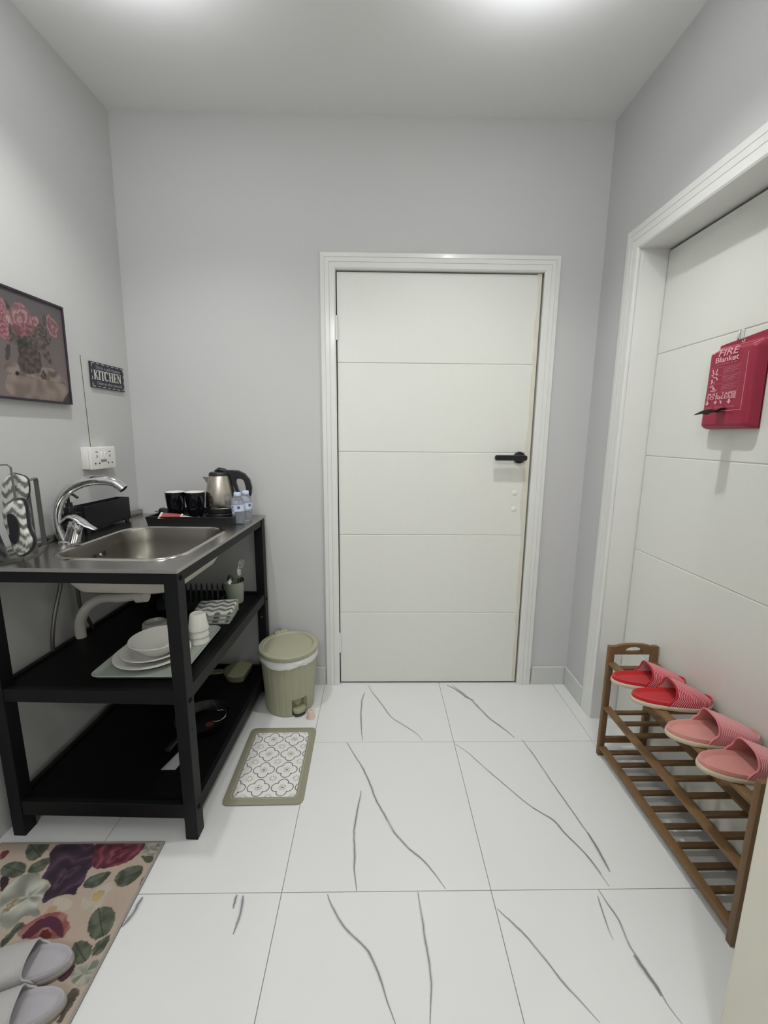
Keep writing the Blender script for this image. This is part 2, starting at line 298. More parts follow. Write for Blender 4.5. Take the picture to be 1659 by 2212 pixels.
# floor: grout bed with one object for every 60 cm tile
fl = struct_root('floor')
MB().box(-1.25, 1.6, YB-0.05, 0.06, -0.06, -0.0035).build('grout_bed', M_grout, fl, smooth=False)
tm = MB().box(0.0009, 0.5991, 0.0009, 0.5991, -0.012, 0.0, 0.0006, 1)
tile_xs = [-1.2, -0.6, 0.0, 0.6, 1.2]
tile0 = None; tiles = {}
for i, x in enumerate(tile_xs):
    for j in range(7):
        y = -0.4333 - 0.6*j
        if tile0 is None:
            t = tm.build('tile', M_tile, fl, smooth=False); tile0 = t
        else:
            t = bpy.data.objects.new('tile', tile0.data); COL.objects.link(t); t.parent = fl
        wx = 0.4 if x == 1.2 else 0.6
        t.location = (x, y-0.0 if j else y, 0)
        t.location.y = y - 0.6 + 0.6 if j == 0 else y
        tiles[(i, j)] = t
        if x == 1.2: t.scale = (0.62, 1, 1)
        if j == 0: t.scale = (t.scale[0], 0.74, 1)
# veins printed in the tile glaze: ribbons with a soft-edged grey ink
def vein_material():
    m = bpy.data.materials.new('marble_vein'); m.use_nodes = True; nt = m.node_tree; N = nt.nodes; L = nt.links
    b = N['Principled BSDF']; b.inputs['Base Color'].default_value = (*lin((136,139,145)), 1); b.inputs['Roughness'].default_value = 0.16
    uv = N.new('ShaderNodeUVMap'); sp = N.new('ShaderNodeSeparateXYZ'); L.new(uv.outputs[0], sp.inputs[0])
    ge = N.new('ShaderNodeNewGeometry')
    n1 = N.new('ShaderNodeTexNoise'); n1.inputs['Scale'].default_value = 22; n1.inputs['Detail'].default_value = 5; L.new(ge.outputs['Position'], n1.inputs['Vector'])
    n2 = N.new('ShaderNodeTexNoise'); n2.inputs['Scale'].default_value = 9; n2.inputs['Detail'].default_value = 2; L.new(ge.outputs['Position'], n2.inputs['Vector'])
    def mth(op, a, bb, clamp=False):
        k = N.new('ShaderNodeMath'); k.operation = op; k.use_clamp = clamp
        for i, q in enumerate((a, bb)):
            if q is None: continue
            if isinstance(q, (int, float)): k.inputs[i].default_value = q
            else: L.new(q, k.inputs[i])
        return k.outputs[0]
    wob = mth('MULTIPLY', mth('SUBTRACT', n1.outputs['Fac'], 0.5), 1.5)
    c = mth('ABSOLUTE', mth('ADD', mth('SUBTRACT', sp.outputs['Y'], 0.5), mth('MULTIPLY', wob, 0.35)), None)
    core = mth('SUBTRACT', 1.0, mth('MULTIPLY', c, 5.2), True)
    halo = mth('MULTIPLY', mth('SUBTRACT', 1.0, mth('MULTIPLY', c, 2.2), True), 0.30)
    st = mth('ADD', mth('MULTIPLY', core, mth('MULTIPLY', mth('SUBTRACT', n2.outputs['Fac'], 0.22), 2.4, True)), halo, True)
    ends = mth('MULTIPLY', sp.outputs['Z'], 1.0) if False else None
    tr = N.new('ShaderNodeBsdfTransparent'); mx = N.new('ShaderNodeMixShader')
    L.new(st, mx.inputs[0]); L.new(tr.outputs[0], mx.inputs[1]); L.new(b.outputs[0], mx.inputs[2])
    L.new(mx.outputs[0], N['Material Output'].inputs[0]); return m
M_vein = vein_material()
def tile_at(x, y):
    i = max(0, min(len(tile_xs)-1, int(math.floor((x+1.2)/0.6)))); j = 0 if y > -0.4333 else int(math.floor((-0.4333-y)/0.6))+1
    return tiles[(i, min(j, 6))]
for k, (pts, wd) in enumerate(VEINS):
    P = [Vector((x, y, 0.0003+0.00001*k)) for x, y in pts]; P = spline(P, 5); n = len(P); W2 = wd*1.7
    vs, fs, uvs = [], [], []
    for i, p in enumerate(P):
        d = (P[min(i+1, n-1)]-P[max(i-1, 0)]).normalized(); s_ = Vector((-d.y, d.x, 0))
        tp = min(1.0, 0.45+3.0*i/n, 0.35+2.2*(n-1-i)/n)
        vs += [p - s_*W2*tp/2*1.4, p + s_*W2*tp/2*1.4]; uvs += [(i/(n-1), 0), (i/(n-1), 1)]
    for i in range(n-1): fs.append((2*i, 2*i+2, 2*i+3, 2*i+1))
    mid = P[n//2]; T = tile_at(mid.x, mid.y)
    me = bpy.data.meshes.new('vein'); me.from_pydata([(v.x, v.y, v.z) for v in vs], [], fs)
    ul = me.uv_layers.new(name='UVMap')
    for li, l in enumerate(me.loops): ul.data[li].uv = uvs[l.vertex_index]
    me.materials.append(M_vein)
    sc = T.scale; lo = T.location
    me.transform(Matrix.Diagonal((1/sc[0], 1/sc[1], 1/sc[2], 1)) @ Matrix.Translation((-lo.x, -lo.y, -lo.z)))
    o = bpy.data.objects.new('vein', me); COL.objects.link(o); o.parent = T

o = MB().box(-1.3, 1.7, YB-0.1, 0.12, 2.6029, 2.70).build('ceiling', M_ceil, smooth=False, kind='structure')
# back wall with a door opening
DX0, DX1, DZ = 0.076, 1.012, 2.006
mb = MB(); mb.box(-1.3, DX0-0.02, 0, 0.1, -0.02, 2.62); mb.box(DX1+0.02, 1.7, 0, 0.1, -0.02, 2.62); mb.box(DX0-0.02, DX1+0.02, 0, 0.1, DZ+0.02, 2.62)
mb.build('wall_back', M_wall, smooth=False, kind='structure')
# left wall: slightly out of square and out of plumb, as in the photograph
lv = [Vector((lwx(y, z), y, z)) for y, z in ((0.05, -0.02), (0.05, 2.62), (YB, 2.62), (YB, -0.02))]
mb = MB(); A = [mb.b.verts.new(v) for v in lv]; B = [mb.b.verts.new((-1.35, v.y, v.z)) for v in lv]
mb.skin([A, B], True); mb.b.faces.new(A); mb.b.faces.new(B[::-1]); mb.build('wall_left', M_wall, smooth=False, kind='structure')
# right wall with a deep door opening
RY0, RY1, RZ = -0.285, -1.215, 1.998
mb = MB(); mb.box(XR, XR+0.3, RY0+0.012, 0.1, -0.02, 2.62); mb.box(XR, XR+0.3, YB, RY1-0.012, -0.02, 2.62)
mb.box(XR, XR+0.3, RY1-0.012, RY0+0.012, RZ+0.012, 2.62)
mb.build('wall_right', M_wall, smooth=False, kind='structure')
MB().box(0.994, XR-0.013, -2.2, -1.355, 0, 2.602, 0.006, 2).build('wall_near_return', mat('cream_wall_edge', (226,224,208), 0.5, var=0.01), smooth=False, kind='structure')
MB().box(-1.3, 1.7, YB-0.1, YB, -0.02, 2.62).build('wall_front', M_wall, smooth=False, kind='structure')
# skirting
def skirt(name, x0, x1, y0, y1):
    MB().box(x0, x1, y0, y1, 0.0, 0.098, 0.002, 1).build(name, M_base, smooth=False, kind='structure')
skirt('baseboard_back_left', -0.87, 0.004, -0.012, 0.0)
skirt('baseboard_back', 1.084, XR-0.013, -0.012, 0.0)
skirt('baseboard_right', XR-0.012, XR, -0.196, 0.0)

# architraves: grooved flat casing, three mitred legs
def casing_profile(w_):
    return [(0, 0), (0, 0.010), (0.004, 0.016), (w_*0.30, 0.018), (w_*0.32, 0.0155), (w_*0.34, 0.018), (w_*0.58, 0.018), (w_*0.60, 0.0155), (w_*0.62, 0.018), (w_-0.006, 0.018), (w_, 0.013), (w_, 0)]
def architrave(name, a0, a1, zt, w_, f):
    """a0,a1 inner edges along the wall; zt inner top; f(a, z, d) -> world, d = stand-off from the wall"""
    root = struct_root(name)
    prof = casing_profile(w_)
    def leg(aout, ain):
        mb = MB(); sg = 1 if ain > aout else -1
        bot = [f(aout+sg*q, 0.0, d) for q, d in prof]; top = [f(aout+sg*q, zt+(w_-q), d) for q, d in prof]
        mb.loops([bot, top], True, True).build('casing_leg', M_trim, root, ang=20)
    leg(a0-w_*(1 if a1 > a0 else -1), a0); leg(a1+w_*(1 if a1 > a0 else -1), a1)
    sg = 1 if a1 > a0 else -1
    L_ = [f(a0-sg*(w_-q), zt+(w_-q), d) for q, d in prof]; R_ = [f(a1+sg*(w_-q), zt+(w_-q), d) for q, d in prof]
    MB().loops([L_, R_], True, True).build('casing_head', M_trim, root, ang=20)
    return root
architrave('trim_1', DX0+0.002, DX1-0.004, DZ, 0.070, lambda a, z, d: (a, -d, z))
t2 = architrave('trim_2', RY0, RY1, RZ, 0.088, lambda a, z, d: (XR-d*0.7, a, z))
# deep jamb lining of the right-hand door
mb = MB(); mb.box(XR-0.002, 1.42, RY0, RY0+0.012, 0, RZ+0.012); mb.build('jamb_lining', M_trim, t2, smooth=False)
mb = MB(); mb.box(XR-0.002, 1.42, RY1-0.012, RY1, 0, RZ+0.012); mb.build('jamb_lining', M_trim, t2, smooth=False)
mb = MB(); mb.box(XR-0.002, 1.42, RY1, RY0, RZ, RZ+0.012); mb.build('jamb_head', M_trim, t2, smooth=False)
# jamb of the back door
t1 = bpy.data.objects['trim_1']
MB().box(DX0-0.018, DX0, 0.0, 0.09, 0, DZ).build('jamb_lining', M_trim, t1, smooth=False)
MB().box(DX1, DX1+0.018, 0.0, 0.09, 0, DZ).build('jamb_lining', M_trim, t1, smooth=False)
MB().box(DX0-0.018, DX1+0.018, 0.0, 0.09, DZ, DZ+0.018).build('jamb_head', M_trim, t1, smooth=False)

# ------------------------------------------------------------------ doors
def door_leaf(root, a0, a1, zs, f, dep):
    """boards between V-grooves; f(a,z,d): d = depth behind the face"""
    lo, hi = min(a0, a1), max(a0, a1)
    c = 0.0035
    for z0, z1 in zip(zs, zs[1:]):
        mb = MB()
        pr = [(z0, dep), (z0, c), (z0+c, 0), (z1-c, 0), (z1, c), (z1, dep)]
        mb.loops([[f(lo, z, d) for z, d in pr], [f(hi, z, d) for z, d in pr]], True, True)
        mb.build('panel', M_door, root, smooth=False)
    mb = MB(); mb.loops([[f(a, z, d) for a, z in ((lo+0.001, zs[0]), (hi-0.001, zs[0]), (hi-0.001, zs[-1]), (lo+0.001, zs[-1]))] for d in (c-0.0006, dep)], True, True)
    mb.build('leaf_core', M_groove, root, smooth=False)
d1 = struct_root('door_1', (0, 0, 0), 'white door of five wide boards with a black lever handle')
LX0, LX1 = DX0+0.006, DX1-0.010
door_leaf(d1, LX0, LX1, [0.006, 0.395, 0.803, 1.209, 1.615, 2.002], lambda a, z, d: (a, 0.004+d, z), 0.036)
MB().box(DX0-0.01, DX1+0.01, 0.042, 0.05, 0.001, DZ).build('shadow_gap', M_shadowgap, d1, smooth=False)
# filler smear along the lock edge
M_fill = mat('beige_filler', (220,216,200), 0.6, var=0.08, nscale=25)
mb = MB(); rr = random.Random(3); zz = [0.012+0.0498*k for k in range(41)]
pl = [(LX1-0.001, z) for z in (zz[0], zz[-1])]
left = [(LX1-0.012-0.010*rr.random()-(0.012 if 0.9 < z < 1.3 else 0), z) for z in zz]
mb.prism([(LX1-0.0005, zz[0]), (LX1-0.0005, zz[-1])] + left[::-1], 0.0030, 0.0042, lambda x, z, d: (x, d, z))
mb.build('filler_strip', M_fill, d1, smooth=False)
for zc in (1.015, 0.935):
    MB().lathe([(0, 0.0025), (0.011, 0.0022), (0.014, 0)], 20, M=Matrix.Translation((LX1-0.062, 0.004, zc)) @ Matrix.Rotation(PI/2, 4, 'X')).build('hole_plug', M_door, d1)
for zc in (1.764, 0.234):
    hg = MB(); hg.box(LX0-0.006, LX0+0.005, -0.003, 0.004, zc-0.052, zc+0.052, 0.001, 1)
    hinge = hg.build('hinge', M_trim, d1, smooth=False)
    MB().tube([(LX0-0.002, -0.006, zc-0.052), (LX0-0.002, -0.006, zc+0.052)], 0.0055, 12).build('hinge_pin', M_trim, hinge)
# lever handle: rose, neck, lever with rounded end and thumb-turn bump
hx, hz = 0.950, 1.188
Mh = Matrix.Translation((hx, 0.004, hz)) @ Matrix.Rotation(PI/2, 4, 'X')
rose = MB().lathe([(0, 0.010), (0.024, 0.010), (0.0275, 0.008), (0.0285, 0)], 40, M=Mh).build('handle_rose', M_dark, d1)
MB().lathe([(0.0105, 0.008), (0.010, 0.042)], 24, M=Mh).build('handle_neck', M_dark, rose)
lp = rrect(hx-0.128, hx+0.021, hz-0.0125, hz+0.0125, 0.008, 6)
mb = MB(); mb.loops([[(x, y, z) for x, z in [(hx-0.053+(q[0]-hx+0.053)*s_, hz+(q[1]-hz)*s2) for q in lp]] for y, s_, s2 in ((-0.030, 0.985, 0.85), (-0.033, 1, 1), (-0.049, 1, 1), (-0.053, 0.985, 0.85))], True, True)
mb.build('lever', M_dark, rose)
# right-hand door
d2 = struct_root('door_2', (0, 0, 0), 'white boarded door in the right wall behind the shoe rack')
door_leaf(d2, RY0-0.004, RY1+0.004, [0.006, 0.385, 0.815, 1.213, 1.612, 1.990], lambda a, z, d: (1.379+d, a, z), 0.036)
MB().box(1.416, 1.424, RY1-0.01, RY0+0.01, 0.001, RZ).build('shadow_gap', M_shadowgap, d2, smooth=False)

# ------------------------------------------------------------------ ceiling downlights (two just outside the frame, two added at the fill lights)
E_l = emit('lamp_disc', (1.0, 0.98, 0.95), 6.0)
ll = ['round ceiling downlight over the sink table', 'round ceiling downlight near the right-hand door', 'added round ceiling disc at the fill light behind the camera on the right', 'added round ceiling disc at the far fill light behind the camera']
for (x, y), lb in zip(LAMPS, ll):
    t = thing('ceiling_downlight', lb, 'ceiling light', (x, y, 2.6029))
    MB().lathe([(0.062, 0), (0.062, -0.010), (0.056, -0.014), (0.048, -0.012), (0.046, -0.006)], 40).build('rim', M_white, t)
    MB().lathe([(0, -0.007), (0.046, -0.007)], 40).build('diffuser', E_l, t)

# ------------------------------------------------------------------ sink table (frame), worktop, tap
TF = Vector((-0.303, -0.872, 0.0)); TH = math.radians(-1.9)
def TL(x, y, z=0):   # world -> table-local
    d = Matrix.Rotation(-TH, 3, 'Z') @ Vector((x-TF.x, y-TF.y, 0)); return Vector((d.x, d.y, z))
def TW(v): 
    d = Matrix.Rotation(TH, 3, 'Z') @ Vector((v[0], v[1], 0)); return Vector((TF.x+d.x, TF.y+d.y, v[2]))
TWD, TLN = 0.602, 0.845
tb = thing('sink_table', 'black steel kitchen sink stand with two open shelves against the left wall', 'table', TF, TH)
for (x, y) in ((-0.040, 0), (-TWD, 0), (-0.040, TLN-0.045), (-TWD, TLN-0.045)):
    lg = MB().box(x, x+0.040, y, y+0.045, 0.004, 0.895, 0.0015, 1).build('leg', M_frame, tb, smooth=False)
    MB().box(x+0.001, x+0.039, y+0.001, y+0.044, 0, 0.006).build('foot', M_shelf, lg, smooth=False)
    if x > -0.1:
        for z in ((0.875, 0.483, 0.103) if y < 0.1 else (0.49,)):
            MB().lathe([(0.0085, 0), (0.0085, 0.002), (0.006, 0.004), (0.0035, 0.004), (0.003, 0.0022), (0, 0.0022)], 18,
                       M=Matrix.Translation((0, y+0.022, z)) @ Matrix.Rotation(PI/2, 4, 'Y')).build('bolt', M_shelf, lg)
        zh = 0.383 if y < 0.1 else 0.405
        MB().lathe([(0.0055, 0), (0.0055, 0.0006), (0, 0.0006)], 16, M=Matrix.Translation((0 if y < 0.1 else -0.020, y+0.022 if y < 0.1 else y-0.0003, zh)) @ (Matrix.Rotation(PI/2, 4, 'Y') if y < 0.1 else Matrix.Rotation(PI/2, 4, 'X'))).build('bolt_hole', M_shelf if y < 0.1 else M_steel, lg)
def rails(z0, z1, nm):
    ins = 0.003
    MB().box(-TWD+0.04, -0.04, ins, ins+0.018, z0, z1, 0.001, 1).build(nm, M_frame, tb, smooth=False)
    MB().box(-TWD+0.04, -0.04, TLN-ins-0.018, TLN-ins, z0, z1, 0.001, 1).build(nm, M_frame, tb, smooth=False)
    MB().box(-0.018-ins, -ins, 0.045, TLN-0.045, z0, z1, 0.001, 1).build(nm, M_frame, tb, smooth=False)
    MB().box(-TWD+ins, -TWD+ins+0.018, 0.045, TLN-0.045, z0, z1, 0.001, 1).build(nm, M_frame, tb, smooth=False)
rails(0.860, 0.895, 'top_rail')
rails(0.478, 0.521, 'shelf_rail')
rails(0.076, 0.126, 'bottom_rail')
for zt in (0.515, 0.119):
    mb = MB(); mb.prism([(-TWD+0.022, 0.021), (-0.021, 0.021), (-0.021, TLN-0.021), (-TWD+0.022, TLN-0.021)], zt-0.012, zt)
    mb.build('shelf', M_shelf, tb, smooth=False)
MB().box(-TWD+0.04, -0.04, 0.021, 0.024, 0.466, 0.478).build('shelf_lip', M_shelf, tb, smooth=False)
SH, SB = 0.515, 0.119
ZC = 0.906
# sticker on the bottom shelf
st = MB(); st.prism([tuple(TL(*q)[:2]) for q in ((-0.491,-0.715),(-0.440,-0.715),(-0.425,-0.631),(-0.468,-0.631))], SB, SB+0.0012)
tag(st.build('paper_label', mat('grey_label_paper', (150,151,152), 0.6, var=0.06), None, smooth=False), 'small grey paper label lying on the bottom shelf of the sink stand', 'label')
bpy.data.objects['paper_label'].location = TF; bpy.data.objects['paper_label'].rotation_euler = (0, 0, TH)
wt = thing('steel_worktop', 'brushed stainless steel sink top with one rounded square basin', 'sink', (TF.x, TF.y, 0.895), TH)
def wl(x, y): v = TL(x, y); return (v.x, v.y)
bc = wl(-0.545, -0.55); HX, HY = 0.196, 0.222
def basin_rr(g, r): return rrect(bc[0]-HX+g, bc[0]+HX-g, bc[1]-HY+g, bc[1]+HY-g, r, 10)
outer = [(-TWD-0.003, -0.004), (0.004, -0.004), (0.004, TLN+0.002), (-TWD-0.003, TLN+0.002)]
AN = angset(bc, outer, 96)
def lp(poly, z): return [(*ray(poly, bc, a), z) for a in AN]
zt = ZC-0.895
mb = MB()
mb.loops([lp(outer, 0.0), lp(outer, zt-0.001), lp([(x*0.998-0.0006*0, y*0.998+0.0008) for x, y in outer], zt), lp(basin_rr(-0.014, 0.095), zt)])
mb.build('worktop_sheet', M_steel, wt, ang=25)
mb = MB()
mb.loops([lp(basin_rr(-0.014, 0.095), zt), lp(basin_rr(-0.012, 0.094), zt+0.004), lp(basin_rr(-0.008, 0.091), zt+0.0058), lp(basin_rr(-0.004, 0.088), zt+0.0052), lp(basin_rr(0.0, 0.085), zt+0.0015)])
mb.build('basin_rim', mat('polished_steel', (205,202,196), 0.13, 1.0, var=0.02), wt, ang=60)
dp = [(0.0, 0.085, 0.0015), (0.005, 0.082, -0.006), (0.012, 0.078, -0.05), (0.022, 0.074, -0.095), (0.032, 0.070, -0.114), (0.040, 0.060, -0.126), (0.10, 0.04, -0.129), (0.17, 0.012, -0.131)]
mb = MB(); mb.loops([lp(basin_rr(g, r), zt+z) for g, r, z in dp]); rg = [mb.b.verts[i] for i in range(0)]
bas = mb.build('basin', M_steel2, wt, ang=70)
MB().lathe([(0.028, -0.0015), (0.026, 0.001), (0.020, 0.0), (0.018, -0.006), (0, -0.006)], 28, c=(bc[0], bc[1], zt-0.131)).build('drain', M_chrome, bas)
# overflow: three slots and a screw on the basin's left end wall
xw = bc[0]-HX+0.0135
for k, y in enumerate((-0.032, -0.025, 0.016, 0.023)):
    MB().box(xw-0.003, xw+0.0016, bc[1]+y-0.0020, bc[1]+y+0.0020, zt-0.062, zt-0.042).build('overflow_slot', M_shadowgap, bas, smooth=False)
MB().lathe([(0, 0.0035), (0.004, 0.003), (0.0065, 0)], 16, M=Matrix.Translation((xw+0.001, bc[1]-0.004, zt-0.05)) @ Matrix.Rotation(PI/2, 4, 'Y')).build('overflow_screw', M_chrome, bas)
mb = MB()
dq = [(-0.002, 0.087, -0.004), (0.004, 0.084, -0.05), (0.014, 0.080, -0.095), (0.030, 0.072, -0.120), (0.060, 0.055, -0.133), (0.16, 0.02, -0.136)]
mb.loops([lp(basin_rr(g, r), zt+z) for g, r, z in dq], False, True)
mb.build('basin_underside', M_under, wt, ang=70)
# upstand along the wall side
MB().box(-TWD-0.002, -TWD+0.014, 0.0, TLN, zt, zt+0.024, 0.003, 2).build('backsplash', M_steel, wt)
# waste pipe and hoses hang from the sink
def wq(P): return [TL(x, y, z-0.895) for x, y, z in P]
wp = MB().tube(spline(wq([(-0.575,-0.55,0.772),(-0.58,-0.55,0.742),(-0.61,-0.55,0.708),(-0.67,-0.55,0.695),(-0.74,-0.545,0.690),(-0.80,-0.535,0.655),(-0.852,-0.515,0.585),(-0.868,-0.50,0.50),(-0.872,-0.495,0.40)]), 6), 0.0185, 14).build('waste_pipe', M_pvc, wt)
MB().tube(wq([(-0.553,-0.55,0.772),(-0.553,-0.55,0.742)]), 0.036, 24).build('trap_nut', M_pvc, wp)
MB().tube(wq([(-0.575,-0.55,0.705),(-0.61,-0.55,0.702)]), 0.026, 20).build('trap_collar', M_pvc, wp)
MB().tube(spline(wq([(-0.83,-0.56,0.895),(-0.865,-0.55,0.80),(-0.882,-0.56,0.72),(-0.886,-0.595,0.63),(-0.888,-0.615,0.54),(-0.889,-0.61,0.45)]), 6), 0.0068, 10).build('supply_hose', M_hose, wt)
MB().tube(spline(wq([(-0.815,-0.545,0.895),(-0.86,-0.50,0.80),(-0.882,-0.468,0.71),(-0.884,-0.462,0.62),(-0.872,-0.44,0.55),(-0.868,-0.43,0.5)]), 6), 0.0068, 10).build('supply_hose', M_hose, wt)

# tap
fx, fy = -0.823, -0.562
tp = thing('kitchen_tap', 'chrome single lever kitchen tap with a tall curved spout behind the sink', 'tap', (fx, fy, ZC))
def fp(P): return [(x-fx, y-fy, z-ZC) for x, y, z in P]
MB().lathe([(0, 0.0), (0.031, 0.0), (0.031, 0.004), (0.026, 0.007), (0.0245, 0.010), (0.0235, 0.0)], 32).build('base_flange', M_chrome, tp)
TB = Matrix.Rotation(math.radians(17), 4, 'Y')
MB().lathe([(0, 0.0), (0.024, 0.004), (0.0235, 0.058), (0.0245, 0.060), (0.0245, 0.063), (0.023, 0.065), (0.022, 0.078), (0.012, 0.084), (0, 0.085)], 32, M=Matrix.Translation((0.012, 0, 0)) @ TB).build('body', M_chrome, tp)
sp_ = spline(fp([(-0.835,-0.566,0.908),(-0.850,-0.568,0.955),(-0.850,-0.568,1.005),(-0.834,-0.566,1.053),(-0.797,-0.563,1.096),(-0.745,-0.558,1.120),(-0.695,-0.555,1.126),(-0.655,-0.551,1.121),(-0.634,-0.549,1.106)]), 7)
n_ = len(sp_); rr_ = [0.0135+0.0035*min(1, k/18)-0.0015*max(0, (k-n_+14)/14) for k in range(n_)]
MB().tube(sp_, rr_, 18).build('spout', M_chrome, tp)
MB().tube(fp([(-0.640,-0.5495,1.113),(-0.620,-0.548,1.094)]), [0.0155, 0.0155], 20).build('aerator', M_chrome, tp)
lv_ = spline(fp([(-0.838,-0.562,0.975),(-0.806,-0.562,0.998),(-0.775,-0.562,0.985),(-0.750,-0.562,0.966),(-0.722,-0.562,0.952)]), 6)
MB().tube(lv_, [0.012+0.010*math.sin(PI*min(1, (k+4)/(len(lv_)+4)))-0.003*(k/len(lv_)) for k in range(len(lv_))], 18, flat=(1.0, 0.34)).build('lever', M_chrome, tp)
MB().lathe([(0, 0.007), (0.004, 0.006), (0.006, 0.002), (0.006, 0)], 18, M=Matrix.Translation((0.038, -0.026, 0.062)) @ Matrix.Rotation(PI/2, 4, 'X')).build('index_button', M_chrome, tp)

# ------------------------------------------------------------------ chevron textiles in the grey stand
WHT, GRY, BLK = np.array(lin((222,222,216))), np.array(lin((112,112,108))), np.array(lin((24,25,33)))
def chev(u, v, p=0.034, amp=0.014, per=0.036):
    t = (v + amp*np.abs(((u/per) % 1.0)*2-1)*2)/p
    return (t % 1.0) < 0.46
M_chev = mat('chevron_cotton', (255,255,255), 0.9, attr='Print', var=0.05, sheen=0.2, bump=0.35, bscale=500)
M_navy = mat('black_cotton_trim', (26,27,34), 0.9, var=0.1, sheen=0.2, bump=0.3, bscale=500)
def pillow(name, parent, outline, thick, M, colf, m, nr=16, na=72, puff=0.55):
    cx = sum(p[0] for p in outline)/len(outline); cy = sum(p[1] for p in outline)/len(outline); c = (cx, cy)
    ang = [2*PI*k/na for k in range(na)]; edge = np.array([ray(outline, c, a) for a in ang])
    V, C, F = [], [], []
    for side in (1, -1):
        base = len(V)
        for i in range(nr+1):
            t = 1-(i/nr)**1.4
            p = np.array(c)+(edge-np.array(c))*t
            z = side*thick/2*np.full(na, max(0.0, 1-t**4)**puff) + 0.004*nz(p[:,0], p[:,1], 60, 5)*(1-t)
            col = colf(p[:,0], p[:,1], t)
            for k in range(na):
                V.append(M @ Vector((p[k,0], p[k,1], z[k]))); C.append(col[k])
        for i in range(nr):
            for k in range(na):
                j = (k+1) % na; a, b_, c_, d = base+i*na+k, base+i*na+j, base+(i+1)*na+j, base+(i+1)*na+k
                F.append((a, b_, c_, d) if side > 0 else (d, c_, b_, a))
    me = bpy.data.meshes.new(name); me.from_pydata([tuple(v) for v in V], [], F)
    ca = me.color_attributes.new('Print', 'FLOAT_COLOR', 'POINT')
    ca.data.foreach_set('color', np.concatenate([np.array(C), np.ones((len(C), 1))], 1).astype(np.float32).ravel())
    me.materials.append(m)
    for p in me.polygons: p.use_smooth = True
    o = bpy.data.objects.new(name, me); COL.objects.link(o)
    if parent is not None: o.parent = parent
    return o
def chevcol(p, amp, per, border, flip=False):
    def f(u, v, t):
        a = chev(v if flip else u, u if flip else v, p, amp, per)
        c = np.where(a[:, None], GRY, WHT)
        if t > border: c = np.tile(BLK, (len(u), 1))
        return c
    return f
# stand: two flat-bar hoops on a base bar
sx, sy = -0.84, -0.735
M_bar = mat('grey_metal_bar', (120,120,118), 0.4, 0.6, var=0.06)
sd = thing('napkin_stand', 'grey flat-bar metal stand with upright hoops holding chevron fabric', 'stand', (sx, sy, ZC))
def hoop(x0, y0, x1, y1, zt_, wd):
    d = Vector((x1-x0, y1-y0, 0)).normalized(); nrm = Vector((-d.y, d.x, 0))*wd/2
    path = [Vector((x0, y0, 0.004)), Vector((x0, y0, zt_-0.008)), Vector((x0, y0, 0))+d*0.008+Vector((0,0,zt_)), Vector((x1, y1, 0))-d*0.008+Vector((0,0,zt_)), Vector((x1, y1, zt_-0.008)), Vector((x1, y1, 0.004))]
    th = 0.0035; mb = MB(); rings = []
    for i, p in enumerate(path):
        t = (path[min(i+1, 5)]-path[max(i-1, 0)]).normalized(); k = t.cross(nrm.normalized()).normalized()*th/2
        rings.append([p-nrm-k, p+nrm-k, p+nrm+k, p-nrm+k])
    mb.loops(rings, True, True); return mb
hoop(0.035, 0.005, -0.020, 0.112, 0.233, 0.013).build('hoop', M_bar, sd, smooth=False)
hoop(0.034, -0.040, -0.018, -0.106, 0.287, 0.012).build('hoop', M_bar, sd, smooth=False)
mb = MB(); mb.prism([(0.028,-0.050),(0.042,-0.050),(0.042,0.010),(-0.013,0.116),(-0.027,0.112),(0.028,0.004)], 0.0, 0.006)
mb.build('base_plate', M_bar, sd, smooth=False)
mb = MB(); mb.prism([(-0.055,-0.118),(-0.008,-0.118),(0.042,-0.045),(0.030,-0.040),(-0.016,-0.106),(-0.055,-0.106)], 0.0, 0.010)
mb.build('front_bar', M_bar, sd, smooth=False)
def standing(o, z):      # outline in (x, z) turned upright: local X = world x, local Y = up
    return Matrix.Translation((0, 0, 0)) @ Matrix.Rotation(PI/2, 4, 'X')
def mitt(label, y, outline, thick, colf, x0):
    t = thing('oven_mitt', label, 'oven mitt', (x0, y, ZC+0.007))
    ol = chaikin([(x-x0, z-ZC-0.007) for x, z in outline], 2)
    pillow('quilted_body', t, ol, thick, standing(0, 0), colf, M_chev); return t
p1 = mitt('white and grey chevron oven mitt with black binding in front of the metal stand', -0.812,
     [(-0.812,1.077),(-0.789,1.094),(-0.754,1.104),(-0.741,1.094),(-0.742,1.048),(-0.744,1.009),(-0.730,0.982),(-0.736,0.952),(-0.767,0.926),(-0.796,0.924),(-0.806,0.991),(-0.816,1.033)], 0.034, chevcol(0.030, 0.012, 0.05, 0.93), -0.800)
bk = MB(); bk.loops([[(x+0.800, -0.020-h, z-ZC-0.007) for x, z in chaikin([(-0.780,1.061),(-0.764,1.053),(-0.755,1.030),(-0.762,0.989),(-0.773,0.965),(-0.789,0.979),(-0.784,1.006),(-0.787,1.045)], 2)] for h in (0, 0.004)], True, True)
bk.build('strap', M_navy, p1, smooth=False)
mitt('upright grey and white chevron oven mitt behind the black bound one in the stand', -0.752,
     [(-0.861,0.920),(-0.797,0.920),(-0.794,1.083),(-0.779,1.103),(-0.775,1.138),(-0.779,1.157),(-0.800,1.164),(-0.821,1.170),(-0.851,1.152),(-0.866,1.103)], 0.022, chevcol(0.034, 0.014, 0.06, 0.975), -0.845)
